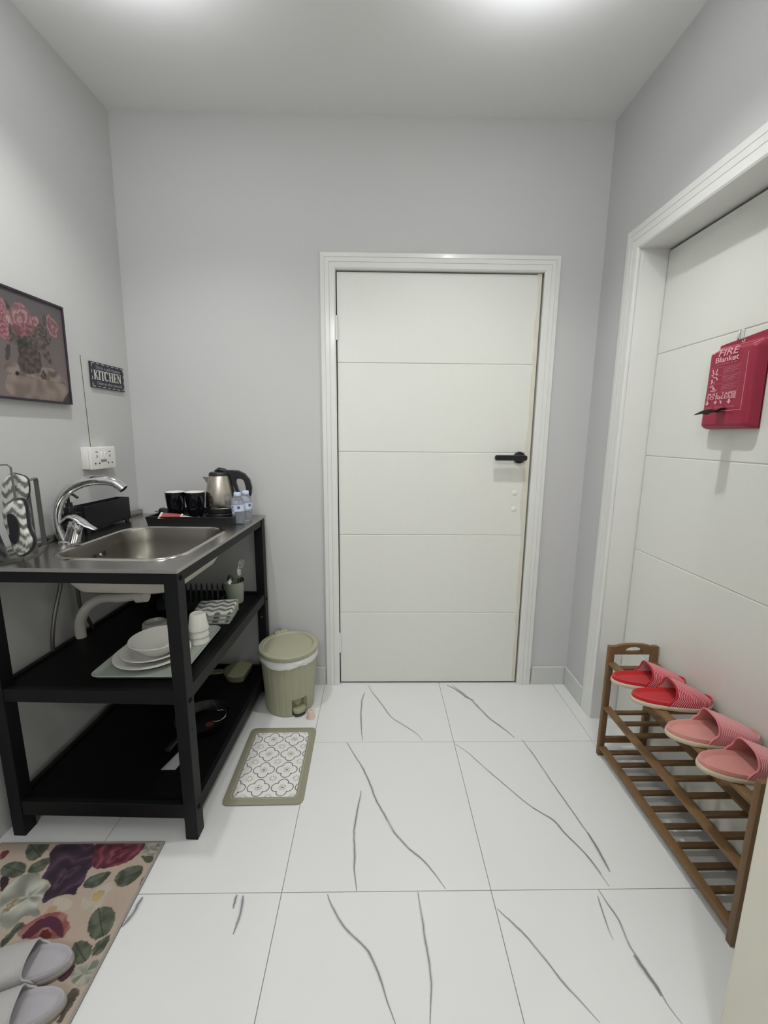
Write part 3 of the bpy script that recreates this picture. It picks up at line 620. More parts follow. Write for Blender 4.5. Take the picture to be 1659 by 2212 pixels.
mitt('dark navy and grey chevron mitt slumped at the left end of the metal stand', -0.865,
     [(-0.849,0.922),(-0.761,0.922),(-0.776,0.962),(-0.788,1.006),(-0.797,1.055),(-0.805,1.094),(-0.831,1.098),(-0.844,1.065)], 0.014, lambda u, v, t: np.where(chev(u, v, 0.04, 0.02, 0.05)[:, None], GRY*0.45, BLK*1.2), -0.830)

# ------------------------------------------------------------------ black caddy and soap pump behind the tap
M_blk = mat('black_plastic', (30,31,34), 0.42, var=0.05)
cd = thing('counter_caddy', 'long open black box on short feet behind the tap', 'box', (-0.868, -0.300, ZC), math.radians(-3))
ob = [(-0.026,-0.135),(0.032,-0.135),(0.032,0.135),(-0.026,0.135)]; ib = [(-0.023,-0.132),(0.029,-0.132),(0.029,0.132),(-0.023,0.132)]
MB().ring(ob, ib, 0.012, 0.105).build('side_walls', M_blk, cd, smooth=False)
MB().prism(ob, 0.010, 0.016).build('bottom_panel', M_blk, cd, smooth=False)
for x in (-0.018, 0.024):
    for y in (-0.12, 0.12): MB().lathe([(0.008, 0.0), (0.010, 0.011)], 14, c=(x, y, 0), cap0=True, cap1=True).build('foot', M_blk, cd)
so = thing('soap_dispenser', 'black pump soap bottle standing at the near end of the black caddy', 'bottle', (-0.862, -0.492, ZC))
M_blk2 = mat('black_glaze', (26,28,31), 0.25, var=0.05)
MB().prism(rrect(-0.022, 0.034, -0.026, 0.024, 0.008, 5), 0.0, 0.092).build('bottle_body', M_blk2, so)
MB().lathe([(0.019, 0.090), (0.019, 0.112), (0.012, 0.116), (0.011, 0.130), (0.005, 0.131), (0.005, 0.158), (0, 0.158)], 24, c=(0.004, 0, 0)).build('collar', M_blk2, so)
MB().tube(spline([(-0.012,0,0.160),(0.004,0,0.163),(0.022,0,0.160),(0.040,-0.002,0.148)], 5), [0.009]*6+[0.0055]*10, 12, flat=(1, 0.8)).build('pump_head', M_blk2, so)

# ------------------------------------------------------------------ tea tray with kettle, mugs, sachets
tr = thing('serving_tray', 'black wooden tray with raised sides at the back of the worktop', 'tray', (-0.516, -0.163, ZC), TH*0.5)
M_btray = mat('black_stained_wood', (21,21,23), 0.5, var=0.2, nscale=20, stretch=(1,8,8))
HXT, HYT = 0.176, 0.122
MB().box(-HXT, HXT, -HYT, HYT, 0.002, 0.010).build('tray_floor', M_btray, tr, smooth=False)
def side(p0, p1, name):
    mb = MB(); d = (Vector(p1)-Vector(p0)); ln = d.length; M_ = Matrix.Translation((Vector(p0)+Vector(p1)).to_3d()/2) @ Matrix.Rotation(math.atan2(d.y, d.x), 4, 'Z')
    mb.loops([[M_ @ Vector((sgn*(ln/2+ex), y, z)) for y, z, ex in ((0.0, 0.0, 0), (0.010, 0.0, -0.008), (0.006, 0.038, -0.002), (-0.006, 0.038, 0.005))] for sgn in (-1, 1)], True, True)
    mb.build(name, M_btray, tr, smooth=False)
side((-HXT, -HYT), (HXT, -HYT), 'side_board'); side((HXT, -HYT), (HXT, HYT), 'side_board'); side((HXT, HYT), (-HXT, HYT), 'side_board'); side((-HXT, HYT), (-HXT, -HYT), 'side_board')
ZT = ZC+0.0105
M_mugo, M_mugi = mat('black_glazed_mug', (17,18,24), 0.09, var=0.02), mat('white_glaze', (236,234,228), 0.15, var=0.01)
def mug(x, y, label, rz):
    t = thing('mug', label, 'mug', (x, y, ZT+0.0), rz, 'black mugs on the tray')
    MB().lathe([(0, 0.001), (0.022, 0.0), (0.026, 0.002), (0.0265, 0.012), (0.034, 0.042), (0.0395, 0.083), (0.0415, 0.117), (0.041, 0.120)], 40).build('body', M_mugo, t)
    MB().lathe([(0.0411, 0.1198), (0.0395, 0.1208), (0.0382, 0.117), (0.036, 0.083), (0.030, 0.036), (0.022, 0.012), (0, 0.010)], 40).build('inside_glaze', M_mugi, t)
    MB().tube(spline([(0.038,0,0.097),(0.055,0,0.100),(0.065,0,0.082),(0.061,0,0.055),(0.047,0,0.036),(0.032,0,0.032)], 6), 0.0055, 12, flat=(1, 1.3)).build('handle', M_mugo, t)
mug(-0.619, -0.180, 'black mug with white inside, left of the pair on the tray', math.radians(-42))
mug(-0.534, -0.180, 'black mug with white inside, right of the pair beside the kettle', math.radians(-42))
kt = thing('electric_kettle', 'brushed steel electric kettle with black lid and handle on the tray', 'kettle', (-0.440, -0.128, ZT), math.radians(4))
M_kst = mat('brushed_kettle_steel', (196,190,180), 0.27, 1.0, var=0.12, nscale=50, stretch=(1,1,0.03), aniso=0.5)
MB().lathe([(0, 0), (0.064, 0.0), (0.066, 0.004), (0.066, 0.018), (0.062, 0.022), (0.062, 0.024), (0.0645, 0.026), (0.0645, 0.044)], 48).build('power_base', M_blk, kt)
MB().lathe([(0.0645, 0.044), (0.0655, 0.046), (0.0645, 0.048), (0.0655, 0.052), (0.0655, 0.085), (0.062, 0.115), (0.055, 0.150), (0.046, 0.186), (0.0445, 0.190)], 64).build('steel_body', M_kst, kt)
ld = MB().lathe([(0.0455, 0.188), (0.045, 0.197), (0.040, 0.203), (0.022, 0.206), (0, 0.207)], 48).build('lid', M_blk, kt)
MB().tube([(-0.016,0,0.205),(0.0,0,0.214),(0.020,0,0.210),(0.036,0,0.202)], [0.010,0.013,0.013,0.011], 14, flat=(1.1, 0.8)).build('lid_button', M_blk, ld)
# handle: D-shaped grip, flat strap down the body
go = [(0.020,0.212),(0.060,0.212),(0.085,0.210),(0.112,0.196),(0.132,0.170),(0.140,0.135),(0.137,0.105),(0.128,0.082),(0.122,0.082),(0.117,0.110),(0.113,0.140),(0.108,0.162),(0.100,0.172),(0.084,0.175),(0.074,0.170),(0.071,0.160),(0.078,0.130),(0.087,0.100),(0.080,0.096),(0.066,0.122),(0.056,0.155),(0.046,0.190),(0.030,0.200)]
mb = MB(); mb.prism(go, -0.012, 0.012, lambda x, z, h: (x, h, z)); hd = mb.build('handle', M_blk, kt, ang=50)
bv = hd.modifiers.new('round', 'BEVEL'); bv.width = 0.004; bv.segments = 3; bv.limit_method = 'ANGLE'
mb = MB(); mb.loops([[(-0.046,-0.016,0.150),(-0.050,0,0.140),(-0.046,0.016,0.150)],[(-0.044,-0.020,0.176),(-0.072,0,0.178),(-0.044,0.020,0.176)],[(-0.046,-0.018,0.181),(-0.076,0,0.182),(-0.046,0.018,0.181)]], True, True)
mb.build('spout', M_kst, kt)
lettering('evvoli', 0.0125, Matrix.Translation((-0.010, -0.0664, 0.060)) @ Matrix.Rotation(PI/2, 4, 'X'), mat('black_print', (22,22,22), 0.5), kt, sx=1.2)
# cord and plug
cdp = thing('power_plug', 'black three-pin plug with a looped cord on the left of the tray', 'plug', (-0.672, -0.200, ZT))
MB().box(-0.020, 0.024, -0.018, 0.020, 0.018, 0.050, 0.008, 2, M=Matrix.Rotation(0.25, 4, 'Y')).build('plug_body', M_blk, cdp)
pn = MB(); pn.box(-0.03, -0.019, -0.003, 0.003, 0.034, 0.038); pn.box(-0.004, 0.0, -0.004, 0.004, 0, 0.022); pn.build('pin', M_bar, cdp, smooth=False)
MB().tube(spline([(0.020,0.0,0.030),(0.032,0.0,0.055),(0.040,0.004,0.062),(0.044,0.010,0.050),(0.036,0.02,0.024),(0.02,0.03,0.010),(0.050,0.055,0.010),(0.07,0.078,0.03),(0.11,0.085,0.028),(0.150,0.086,0.022),(0.165,0.083,0.01)], 6), 0.0035, 8).build('cord', M_blk, cdp)
def sachet(x, y, z, rz, L_, W_, m1, m2, label, tilt=0.0):
    t = thing('sachet', label, 'sachet', (x, y, z), rz); t.rotation_euler = (tilt, 0.12, rz)
    mb = MB(); lo = []
    for s_, h in ((-1, 0.0002), (-0.8, 0.003), (0, 0.0045), (0.8, 0.003), (1, 0.0002)):
        lo.append([(s_*L_/2, -W_/2, 0), (s_*L_/2, 0, h), (s_*L_/2, W_/2, 0), (s_*L_/2, 0, -h*0.2)])
    mb.loops(lo, True, True).build('packet', m1, t)
    if m2:
        for s_ in (-1, 1):
            MB().box(s_*L_/2-0.004, s_*L_/2+0.004, -W_/2, W_/2, -0.0006, 0.0016).build('seal', m2, t, smooth=False)
M_red = mat('red_foil', (168,84,84), 0.35, var=0.1); M_wf = mat('white_foil', (215,213,208), 0.35, var=0.05)
sachet(-0.606, -0.262, ZT+0.026, 0.2, 0.080, 0.050, M_red, M_wf, 'red and white coffee sachet lying in the front of the tray', 0.35)
sachet(-0.530, -0.262, ZT+0.022, -0.15, 0.060, 0.020, M_wf, None, 'slim white sugar sachet beside the red sachet in the tray', 0.2)
sachet(-0.472, -0.268, ZT+0.020, -0.1, 0.045, 0.018, mat('cream_foil', (190,186,172), 0.4), None, 'cream sachet in front of the kettle in the tray', 0.2)
# water bottles
def water_mat():
    m = bpy.data.materials.new('clear_bottle'); m.use_nodes = True; b = m.node_tree.nodes['Principled BSDF']
    b.inputs['Base Color'].default_value = (0.86, 0.92, 1, 1); b.inputs['Roughness'].default_value = 0.03; b.inputs['Transmission Weight'].default_value = 0.82; b.inputs['IOR'].default_value = 1.33
    return m
M_wb = water_mat(); M_cap = mat('pale_blue_cap', (205,216,236), 0.4); M_lbl = mat('pale_blue_label', (205,214,232), 0.45, var=0.04); M_blu = mat('blue_print', (70,88,150), 0.5)
def bottle(x, y, label, rz):
    t = thing('water_bottle', label, 'bottle', (x, y, ZC), rz, 'small water bottles beside the tray')
    MB().lathe([(0, 0.004), (0.016, 0.001), (0.0235, 0.004), (0.0255, 0.012), (0.0255, 0.034), (0.0240, 0.038), (0.0240, 0.041), (0.0258, 0.046), (0.0258, 0.092), (0.0235, 0.104), (0.0165, 0.114), (0.0125, 0.119), (0.0125, 0.122), (0, 0.122)], 40).build('bottle_body', M_wb, t)
    MB().lathe([(0.0145, 0.120), (0.0150, 0.121), (0.0150, 0.133), (0.0135, 0.1355), (0, 0.1355)], 32).build('cap', M_cap, t)
    lb = MB().lathe([(0.0262, 0.056), (0.0262, 0.084)], 48).build('label', M_lbl, t)
    def disc(a, z, r):
        mb = MB(); vs = [mb.b.verts.new((0.0266*math.cos(a+r*math.cos(q)/0.0266), 0.0266*math.sin(a+r*math.cos(q)/0.0266), z+r*math.sin(q))) for q in [2*PI*k/20 for k in range(20)]]
        mb.b.faces.new(vs); mb.build('emblem', M_blu, lb, smooth=False)
    disc(-1.15, 0.073, 0.0065); disc(-2.2, 0.074, 0.004)
    mb = MB()
    for k in range(3):
        z = 0.064-0.0028*k; vs0 = [(0.0265*math.cos(a), 0.0265*math.sin(a), z) for a in np.linspace(-2.5, -1.95, 6)]; vs1 = [(p[0], p[1], p[2]+0.0011) for p in vs0]
        mb.loops([vs0, vs1], closed=False)
    mb.build('small_print', M_blu, lb, smooth=False)
bottle(-0.333, -0.226, 'small clear water bottle with pale label, nearer of the two beside the tray', 0.0)
bottle(-0.316, -0.168, 'small clear water bottle partly hidden behind the nearer one', 0.5)

# ------------------------------------------------------------------ things on the middle shelf
M_sage = mat('sage_plastic', (150,160,142), 0.4, var=0.03)
M_sagel = mat('pale_sage_plastic', (172,181,171), 0.4, var=0.02)
M_china = mat('white_china', (232,231,224), 0.1, var=0.01)
gt = thing('serving_tray', 'pale green shallow tray carrying white crockery on the middle shelf', 'tray', (-0.500, -0.612, SH))
def trl(g, r, z): return [(x, y, z) for x, y in rrect(-0.148+g, 0.148-g, -0.185+g, 0.185-g, r, 8)]
MB().loops([trl(0.012, 0.022, 0.0), trl(0.002, 0.030, 0.010), trl(0.0, 0.032, 0.013), trl(0.002, 0.030, 0.0145), trl(0.006, 0.026, 0.011), trl(0.016, 0.02, 0.004)], True, True).build('tray_dish', M_sagel, gt, ang=60)
ZS = SH+0.0045
def plate(x, y, z, r, label, h=0.020):
    t = thing('plate', label, 'plate', (x, y, z))
    MB().lathe([(0, 0.0), (r*0.58, 0.0), (r*0.62, 0.003), (r*0.92, h-0.004), (r, h-0.0005), (r*0.995, h+0.001), (r*0.90, h), (r*0.64, 0.007), (r*0.56, 0.004), (0, 0.0042)], 64).build('dish', M_china, t)
plate(-0.512, -0.655, ZS, 0.122, 'largest white plate at the bottom of the stack on the green tray')
plate(-0.508, -0.650, ZS+0.0125, 0.112-0.006, 'smaller white plate between the large plate and the bowl', 0.021)
bw = thing('bowl', 'white glossy bowl on top of the plate stack on the green tray', 'bowl', (-0.488, -0.656, ZS+0.0175))
MB().lathe([(0, 0.002), (0.036, 0.0), (0.040, 0.002), (0.058, 0.017), (0.081, 0.040), (0.0935, 0.055), (0.0925, 0.0565), (0.087, 0.051), (0.073, 0.037), (0.054, 0.017), (0.034, 0.006), (0, 0.004)], 64).build('dish', M_china, bw)
for k, nm in enumerate(('lowest white cup of the upside-down stack of three', 'middle white cup of the upside-down stack of three', 'topmost white cup of the upside-down stack of three')):
    t = thing('cup', nm+' on the green tray', 'cup', (-0.398, -0.545, ZS+0.0255*k), 0, 'stacked white cups on the green tray')
    MB().lathe([(0.0350, 0.0), (0.0372, 0.001), (0.0368, 0.006), (0.0325, 0.024), (0.0285, 0.055), (0.0255, 0.061), (0.020, 0.0625), (0.018, 0.060), (0, 0.060)], 40).lathe([(0.0340, 0.0), (0.0330, 0.006), (0.0310, 0.030), (0.0275, 0.054), (0, 0.056)], 40).build('cup_body', M_china, t)
fc = thing('cup', 'frosted greyish cup standing upside down behind the white bowl', 'cup', (-0.588, -0.490, SH+0.001))
MB().lathe([(0.047, 0.0), (0.0475, 0.004), (0.0435, 0.050), (0.0410, 0.056), (0.036, 0.058), (0.0335, 0.054), (0.030, 0.046), (0, 0.044)], 48).build('cup_body', mat('frosted_cup', (150,148,142), 0.35, var=0.04), fc)
# folded cloths
M_fringe = mat('terry_edge', (190,200,188), 0.95, var=0.2, nscale=300, bump=0.8, bscale=500)
for k in range(3):
    t = thing('tea_towel', ('bottom', 'middle', 'top')[k]+' folded grey and white chevron tea towel of the pile on the middle shelf', 'towel', (-0.425+0.003*k, -0.320-0.002*k, SH+0.017*k), math.radians(4+2*k), 'folded chevron tea towels')
    HXc, HYc, hh = 0.080, 0.076, 0.0175
    def prof(u, v, top=True):
        e = np.maximum(np.abs(u)/HXc, np.abs(v)/HYc); return hh/2 + (hh/2)*np.clip(1-np.clip((e-0.86)/0.14, 0, 1)**2, 0, 1)**0.5 + 0.0012*nz(u, v, 70, k)
    painted('cloth_top', M_chev, t, 60, 60, (-HXc, HXc), (-HYc, HYc), lambda u, v: np.stack([u, v, prof(u, v)]), lambda u, v: np.where(chev(u, v, 0.042, 0.010, 0.050)[:, None], GRY, WHT))
    mb = MB()
    for f_ in range(2):
        z0, z1 = 0.0005+f_*hh/4.2, 0.0005+(f_+0.92)*hh/4.2
        mb.box(-HXc+0.001, HXc-0.0005-0.002*f_, -HYc+0.0005, HYc-0.001, z0, z1, 0.0018, 2)
    mb.build('folded_layers', M_fringe, t)
    mb = MB(); rg_ = random.Random(k)
    for q in range(60):
        y = -HYc+0.152*rg_.random(); z = 0.001+0.014*rg_.random(); mb.tube([(HXc-0.003, y, z), (HXc+0.0015+0.003*rg_.random(), y+0.003*(rg_.random()-0.5), z+0.002*(rg_.random()-0.5))], 0.0011, 5)
    fo = mb.build('fringe', M_fringe, t); fo['kind'] = 'stuff'
# cutlery cup
cu = thing('utensil_cup', 'sage green tapered cup holding cutlery at the back of the middle shelf', 'cup', (-0.392, -0.155, SH))
MB().lathe([(0, 0.001), (0.033, 0.0), (0.037, 0.003), (0.0445, 0.095), (0.0455, 0.103), (0.0440, 0.104), (0.0425, 0.095), (0.034, 0.008), (0, 0.006)], 48).build('cup_body', M_sage, cu)
def fork(loc, rz, tilt, label):
    t = thing('fork', label, 'fork', loc, rz, 'forks in the sage cup'); t.rotation_euler = (tilt[0], tilt[1], rz)
    MB().tube([(0,0,0.0),(0,0,0.08),(0,0.001,0.118)], [0.0045,0.0035,0.004], 10, flat=(1.4,0.5)).build('handle', M_chrome, t)
    mb = MB(); mb.prism([(-0.0115,0.150),(-0.0115,0.138),(-0.007,0.122),(0,0.116),(0.007,0.122),(0.0115,0.138),(0.0115,0.150)], 0, 0.0022, lambda x, z, h: (x, h+0.25*(z-0.116)**2*10, z)); hd_ = mb.build('head', M_chrome, t)
    for k in range(4):
        x = -0.0096+0.0064*k; MB().tube([(x,0.003,0.149),(x,0.006,0.170),(x*0.95,0.008,0.188)], [0.0016,0.0015,0.0008], 8).build('tine', M_chrome, hd_)
fork((-0.387, -0.158, SH+0.012), 0.15, (-0.02, 0.16), 'front fork of the two standing in the sage cutlery cup')
fork((-0.396, -0.148, SH+0.018), -0.1, (-0.05, 0.20), 'rear fork of the two, higher in the sage cutlery cup')
def spoon(loc, rz, tilt, label):
    t = thing('spoon', label, 'spoon', loc, rz, 'spoons in the sage cup'); t.rotation_euler = (tilt[0], tilt[1], rz)
    MB().tube([(0,0,0),(0,0,0.06),(0,0.001,0.085)], [0.0045,0.0032,0.0035], 10, flat=(1.4,0.5)).build('handle', M_chrome, t)
    V = []; mb = MB(); lo = []
    for r_ in (1.0, 0.8, 0.5, 0.2):
        lo.append([(0.0145*r_*math.cos(a), 0.007*(1-r_*r_)+0.001, 0.107+0.024*r_*math.sin(a)) for a in [2*PI*k/24 for k in range(24)]])
    lo2 = [[(p[0]*0.96, p[1]+0.0012, 0.107+(p[2]-0.107)*0.97) for p in l] for l in lo]
    mb.loops(lo[::-1]+lo2, True, True).build('bowl', M_chrome, t)
spoon((-0.400, -0.172, SH+0.010), 0.2, (0.03, -0.02), 'spoon at the left of the cutlery in the sage cup')
spoon((-0.384, -0.150, SH+0.000), -0.5, (-0.03, 0.28), 'spoon leaning right at the back of the sage cup')
# dark dish rack
dr = thing('dish_rack', 'dark green dish drying rack with upright pegs at the back of the middle shelf', 'dish rack', (-0.560, -0.190, SH))
M_dg = mat('dark_green_plastic', (44,54,52), 0.5, var=0.06)
MB().ring(rrect(-0.155, 0.125, -0.058, 0.10, 0.02, 5), rrect(-0.147, 0.117, -0.050, 0.092, 0.016, 5), 0.0, 0.034).build('tray_rim', M_dg, dr)
MB().prism(rrect(-0.150, 0.120, -0.053, 0.095, 0.018, 5), 0.001, 0.006).build('tray_floor', M_dg, dr, smooth=False)
for j, y in enumerate((-0.020, 0.045)):
    MB().box(-0.147, 0.117, y-0.004, y+0.004, 0.018, 0.026, 0.001, 1).build('crossbar', M_dg, dr, smooth=False)
    for k in range(11):
        x = -0.135+0.0245*k; MB().tube([(x, y, 0.024), (x, y, 0.075), (x, y, 0.088)], [0.0048, 0.0042, 0.002], 10).build('peg', M_dg, dr)

# ------------------------------------------------------------------ things on the bottom shelf
M_pan = mat('olive_sage_plastic', (140,140,112), 0.45, var=0.03)
pn = thing('scoop_pan', 'sage green round pan with a straight lip and slotted handle on the bottom shelf', 'pan', (-0.405, -0.118, SB), math.radians(8))
half = [(0.073*math.cos(a), 0.073*math.sin(a)) for a in np.linspace(math.radians(40), math.radians(295), 30)]
MB().loops([[(x*0.86, y*0.86, 0.0) for x, y in half], [(x, y, 0.030) for x, y in half], [(x*1.01, y*1.01, 0.033) for x, y in half], [(x*0.97, y*0.97, 0.033) for x, y in half], [(x*0.95, y*0.95, 0.028) for x, y in half]], True, True).build('pan_body', M_pan, pn, ang=50)
MB().prism([(x*0.93, y*0.93) for x, y in half if x < 0.012], 0.028, 0.0315).build('rear_cover', M_pan, pn, smooth=False)
ho = rrect(-0.170, -0.066, -0.014, 0.014, 0.0135, 6); hi_ = rrect(-0.125, -0.085, -0.004, 0.004, 0.0035, 6)
cc = (-0.105, 0); aa = angset(cc, [], 64)
MB().ring([ray(ho, cc, a) for a in aa], [ray(hi_, cc, a) for a in aa], 0.024, 0.033).build('handle', M_pan, pn)
fpn = thing('frying_pan', 'black frying pan with a red centre spot on the bottom shelf', 'pan', (-0.440, -0.475, SB), math.radians(-100))
MB().lathe([(0, 0.0), (0.085, 0.0), (0.090, 0.004), (0.104, 0.038), (0.1055, 0.040), (0.103, 0.040), (0.088, 0.006), (0.084, 0.004), (0, 0.0035)], 64).build('pan_body', mat('non_stick_black', (14,14,15), 0.35, var=0.1, nscale=60), fpn)
MB().lathe([(0.0165, 0.0036), (0.0165, 0.0044), (0, 0.0044)], 32, c=(0.0, 0.030, 0)).build('heat_spot', mat('red_heat_spot', (78,28,30), 0.5, var=0.08), fpn)
MB().tube(spline([(0.100,0,0.036),(0.13,0,0.046),(0.17,0,0.054),(0.215,0,0.054)], 5), 0.010, 12, flat=(1, 0.6)).build('handle', M_blk, fpn)
rg = thing('wire_ring', 'thin chrome key-ring shaped wire loop lying in the black frying pan', 'ring', (-0.372, -0.478, SB+0.042))
MB().tube([(0.028*math.cos(a), 0.036*math.sin(a), 0.0) for a in np.linspace(-1.9, 2.2, 30)], 0.0016, 8).build('loop', M_chrome, rg)
MB().tube(spline([(-0.016,0.030,0),(-0.03,0.05,0.006),(-0.055,0.075,0.012),(-0.065,0.085,0.010)], 5), 0.0014, 8).build('wire_tail', M_chrome, rg)

# ------------------------------------------------------------------ pedal bin
bn = thing('pedal_bin', 'sage green ribbed pedal bin with a white liner in the corner beside the sink stand', 'bin', (-0.150, -0.160, 0))
M_bin = mat('sage_bin_plastic', (166,166,141), 0.38, var=0.02); M_bind = mat('sage_bin_recess', (122,124,100), 0.5)
pa = math.radians(-56)      # pedal direction
RB0, RB1 = 0.113, 0.131
mb = MB(); n = 144; lps = []
for i in range(14):
    z = 0.003+0.275*i/13; r = RB0+(RB1-RB0)*(z/0.278); L_ = []
    for k in range(n):
        a = 2*PI*k/n; rr = r - (0.0014 if k % 6 == 0 else 0)
        da = (a-pa+PI) % (2*PI)-PI
        cut = abs(da) < 0.30 and z < 0.086-0.02*max(0, abs(da)-0.2)/0.1
        if cut: rr = r-0.022
        L_.append((rr*math.cos(a), rr*math.sin(a), z))
    lps.append(L_)
mb.loops(lps, True, True).build('bin_body', M_bin, bn, ang=28)
Mp = Matrix.Rotation(pa, 4, 'Z')
MB().box(RB0-0.021, RB0-0.0195, -0.032, 0.032, 0.004, 0.080, M=Mp).build('pedal_recess', M_bind, bn, smooth=False)
mb = MB(); mb.prism([(0.088, -0.030), (0.118, -0.030), (0.130, -0.018), (0.133, 0), (0.130, 0.018), (0.118, 0.030), (0.088, 0.030)], 0.022, 0.036)
pd = mb.build('pedal', M_bin, bn, ang=30); pd.data.transform(Mp)
mb = MB(); mb.prism([(0.090, -0.026), (0.118, -0.026), (0.126, 0), (0.118, 0.026), (0.090, 0.026)], 0.0, 0.016)
pb = mb.build('pedal_block', mat('dark_grey_rubber', (70,70,66), 0.7), bn, smooth=False); pb.data.transform(Mp)
# liner bag folded over the rim
mb = MB(); rg2 = np.random.RandomState(2); lps = []
ph = rg2.rand(6)*6.28
def wav(a, s): return sum(math.sin(a*f+ph[i]+s)/(i+1.5) for i, f in enumerate((3, 5, 9, 14, 22, 31)))
for j, (r, z) in enumerate(((0.130, 0.289), (0.1355, 0.285), (0.138, 0.272), (0.1360, 0.264), (0.1365, 0.256), (0.1340, 0.252), (0.1315, 0.258))):
    lps.append([((r+0.0016*wav(a, j*0.6))*math.cos(a), (r+0.0016*wav(a, j*0.6))*math.sin(a), z+(0.0045*wav(a, 1) if j >= 3 else 0)) for a in [2*PI*k/160 for k in range(160)]])
mb.loops(lps).build('liner_bag', mat('white_bin_liner', (226,228,226), 0.35, var=0.03, trans=0.0), bn)
lid = MB().lathe([(0.134, 0.286), (0.1375, 0.287), (0.139, 0.290), (0.139, 0.306), (0.136, 0.310), (0.118, 0.311), (0.115, 0.309), (0.112, 0.304), (0, 0.304)], 96).build('lid', M_bin, bn, ang=35)
MB().lathe([(0.1105, 0.3042), (0.1085, 0.3062), (0.104, 0.3068), (0, 0.3068)], 80).build('lid_panel', M_bin, lid, ang=35)
Mh2 = Matrix.Rotation(math.radians(118), 4, 'Z')
MB().box(0.118, 0.148, -0.034, 0.034, 0.270, 0.318, 0.006, 2, M=Mh2).build('hinge_cover', M_bin, bn)
MB().box(0.136, 0.150, -0.006, 0.006, 0.262, 0.324, 0.002, 1, M=Mh2).build('hinge_slot', M_bind, bn)
bc_ = thing('bottle_cap', 'small pinkish white conical cap standing on the floor beside the bin pedal', 'cap', (-0.034, -0.272, 0))
MB().lathe([(0.0205, 0.0), (0.0205, 0.003), (0.0175, 0.012), (0.0150, 0.034), (0.0130, 0.037), (0.0085, 0.036), (0.0080, 0.028), (0, 0.028)], 36).build('cap_shell', mat('pinkish_plastic', (222,200,188), 0.5, var=0.05), bc_)

# ------------------------------------------------------------------ quatrefoil mat
mt = thing('floor_mat', 'small olive bordered drying mat with white quatrefoil pattern on the tiles', 'mat', (-0.136, -0.548, 0.0), math.radians(0.8))
mw, mh = 0.143, 0.198
c0 = (0, 0); ob = rrect(-mw, mw, -mh, mh, 0.022, 8); ib = rrect(-mw+0.030, mw-0.030, -mh+0.030, mh-0.030, 0.012, 8)
aa = angset(c0, [], 120)
M_mo = mat('olive_mat_border', (146,143,124), 0.75, var=0.06, nscale=200, bump=0.2, bscale=600)
def rl(poly, z): return [(*ray(poly, c0, a), z) for a in aa]
MB().loops([rl(ob, 0.0005), rl(ob, 0.0055), rl(rrect(-mw+0.002, mw-0.002, -mh+0.002, mh-0.002, 0.021, 8), 0.0065), rl(rrect(-mw+0.022, mw-0.022, -mh+0.022, mh-0.022, 0.016, 8), 0.0068), rl(ib, 0.0062)], True, False).build('border', M_mo, mt, ang=40)
b1 = rrect(-mw+0.0225, mw-0.0225, -mh+0.0225, mh-0.0225, 0.016, 8); b2 = rrect(-mw+0.0240, mw-0.0240, -mh+0.0240, mh-0.0240, 0.0155, 8)
MB().loops([rl(b1, 0.0072), rl(b2, 0.0072)]).build('piping_line', mat('pale_piping', (190,188,170), 0.6), mt)
def matcol(u, v):
    P = 0.0880; P2 = 0.0838; n_ = len(u); out = np.tile(np.array(lin((229,228,224))), (n_, 1)); ink = np.array(lin((74,72,80))); gr = np.array(lin((158,158,148)))
    def cell(ox, oy): return (u-ox+P/2) % P - P/2, (v-oy+P2/2) % P2 - P2/2
    OX, OY = -0.031, P2/2; a, b_ = cell(OX, OY)
    d = 0.0198; r = 0.0186
    e = np.minimum.reduce([np.hypot(a-d*1.08, b_)-r, np.hypot(a+d*1.08, b_)-r, np.hypot(a, b_-d*0.98)-r, np.hypot(a, b_+d*0.98)-r])
    for ox, oy in ((OX, OY), (OX+P/2, OY+P2/2)):
        x, y = cell(ox, oy); rr = np.hypot(x, y); th = np.arctan2(y, x)
        t = (np.abs(((th/(2*PI)*10) % 1.0)-0.5)*2*PI*rr/10 < 0.0010+0.05*(rr-0.005)) & (rr > 0.0065) & (rr < 0.0145)
        out[t] = gr
    out[np.abs(e) < 0.0015] = ink
    return out
iw, ih = mw-0.0305, mh-0.0305
op = painted('printed_panel', mat('printed_mat_fabric', attr='Print', rough=0.8, var=0.02), mt, 230, 340, (-iw, iw), (-ih, ih), lambda u, v: np.stack([u, v, 0*u+0.0060]), matcol)

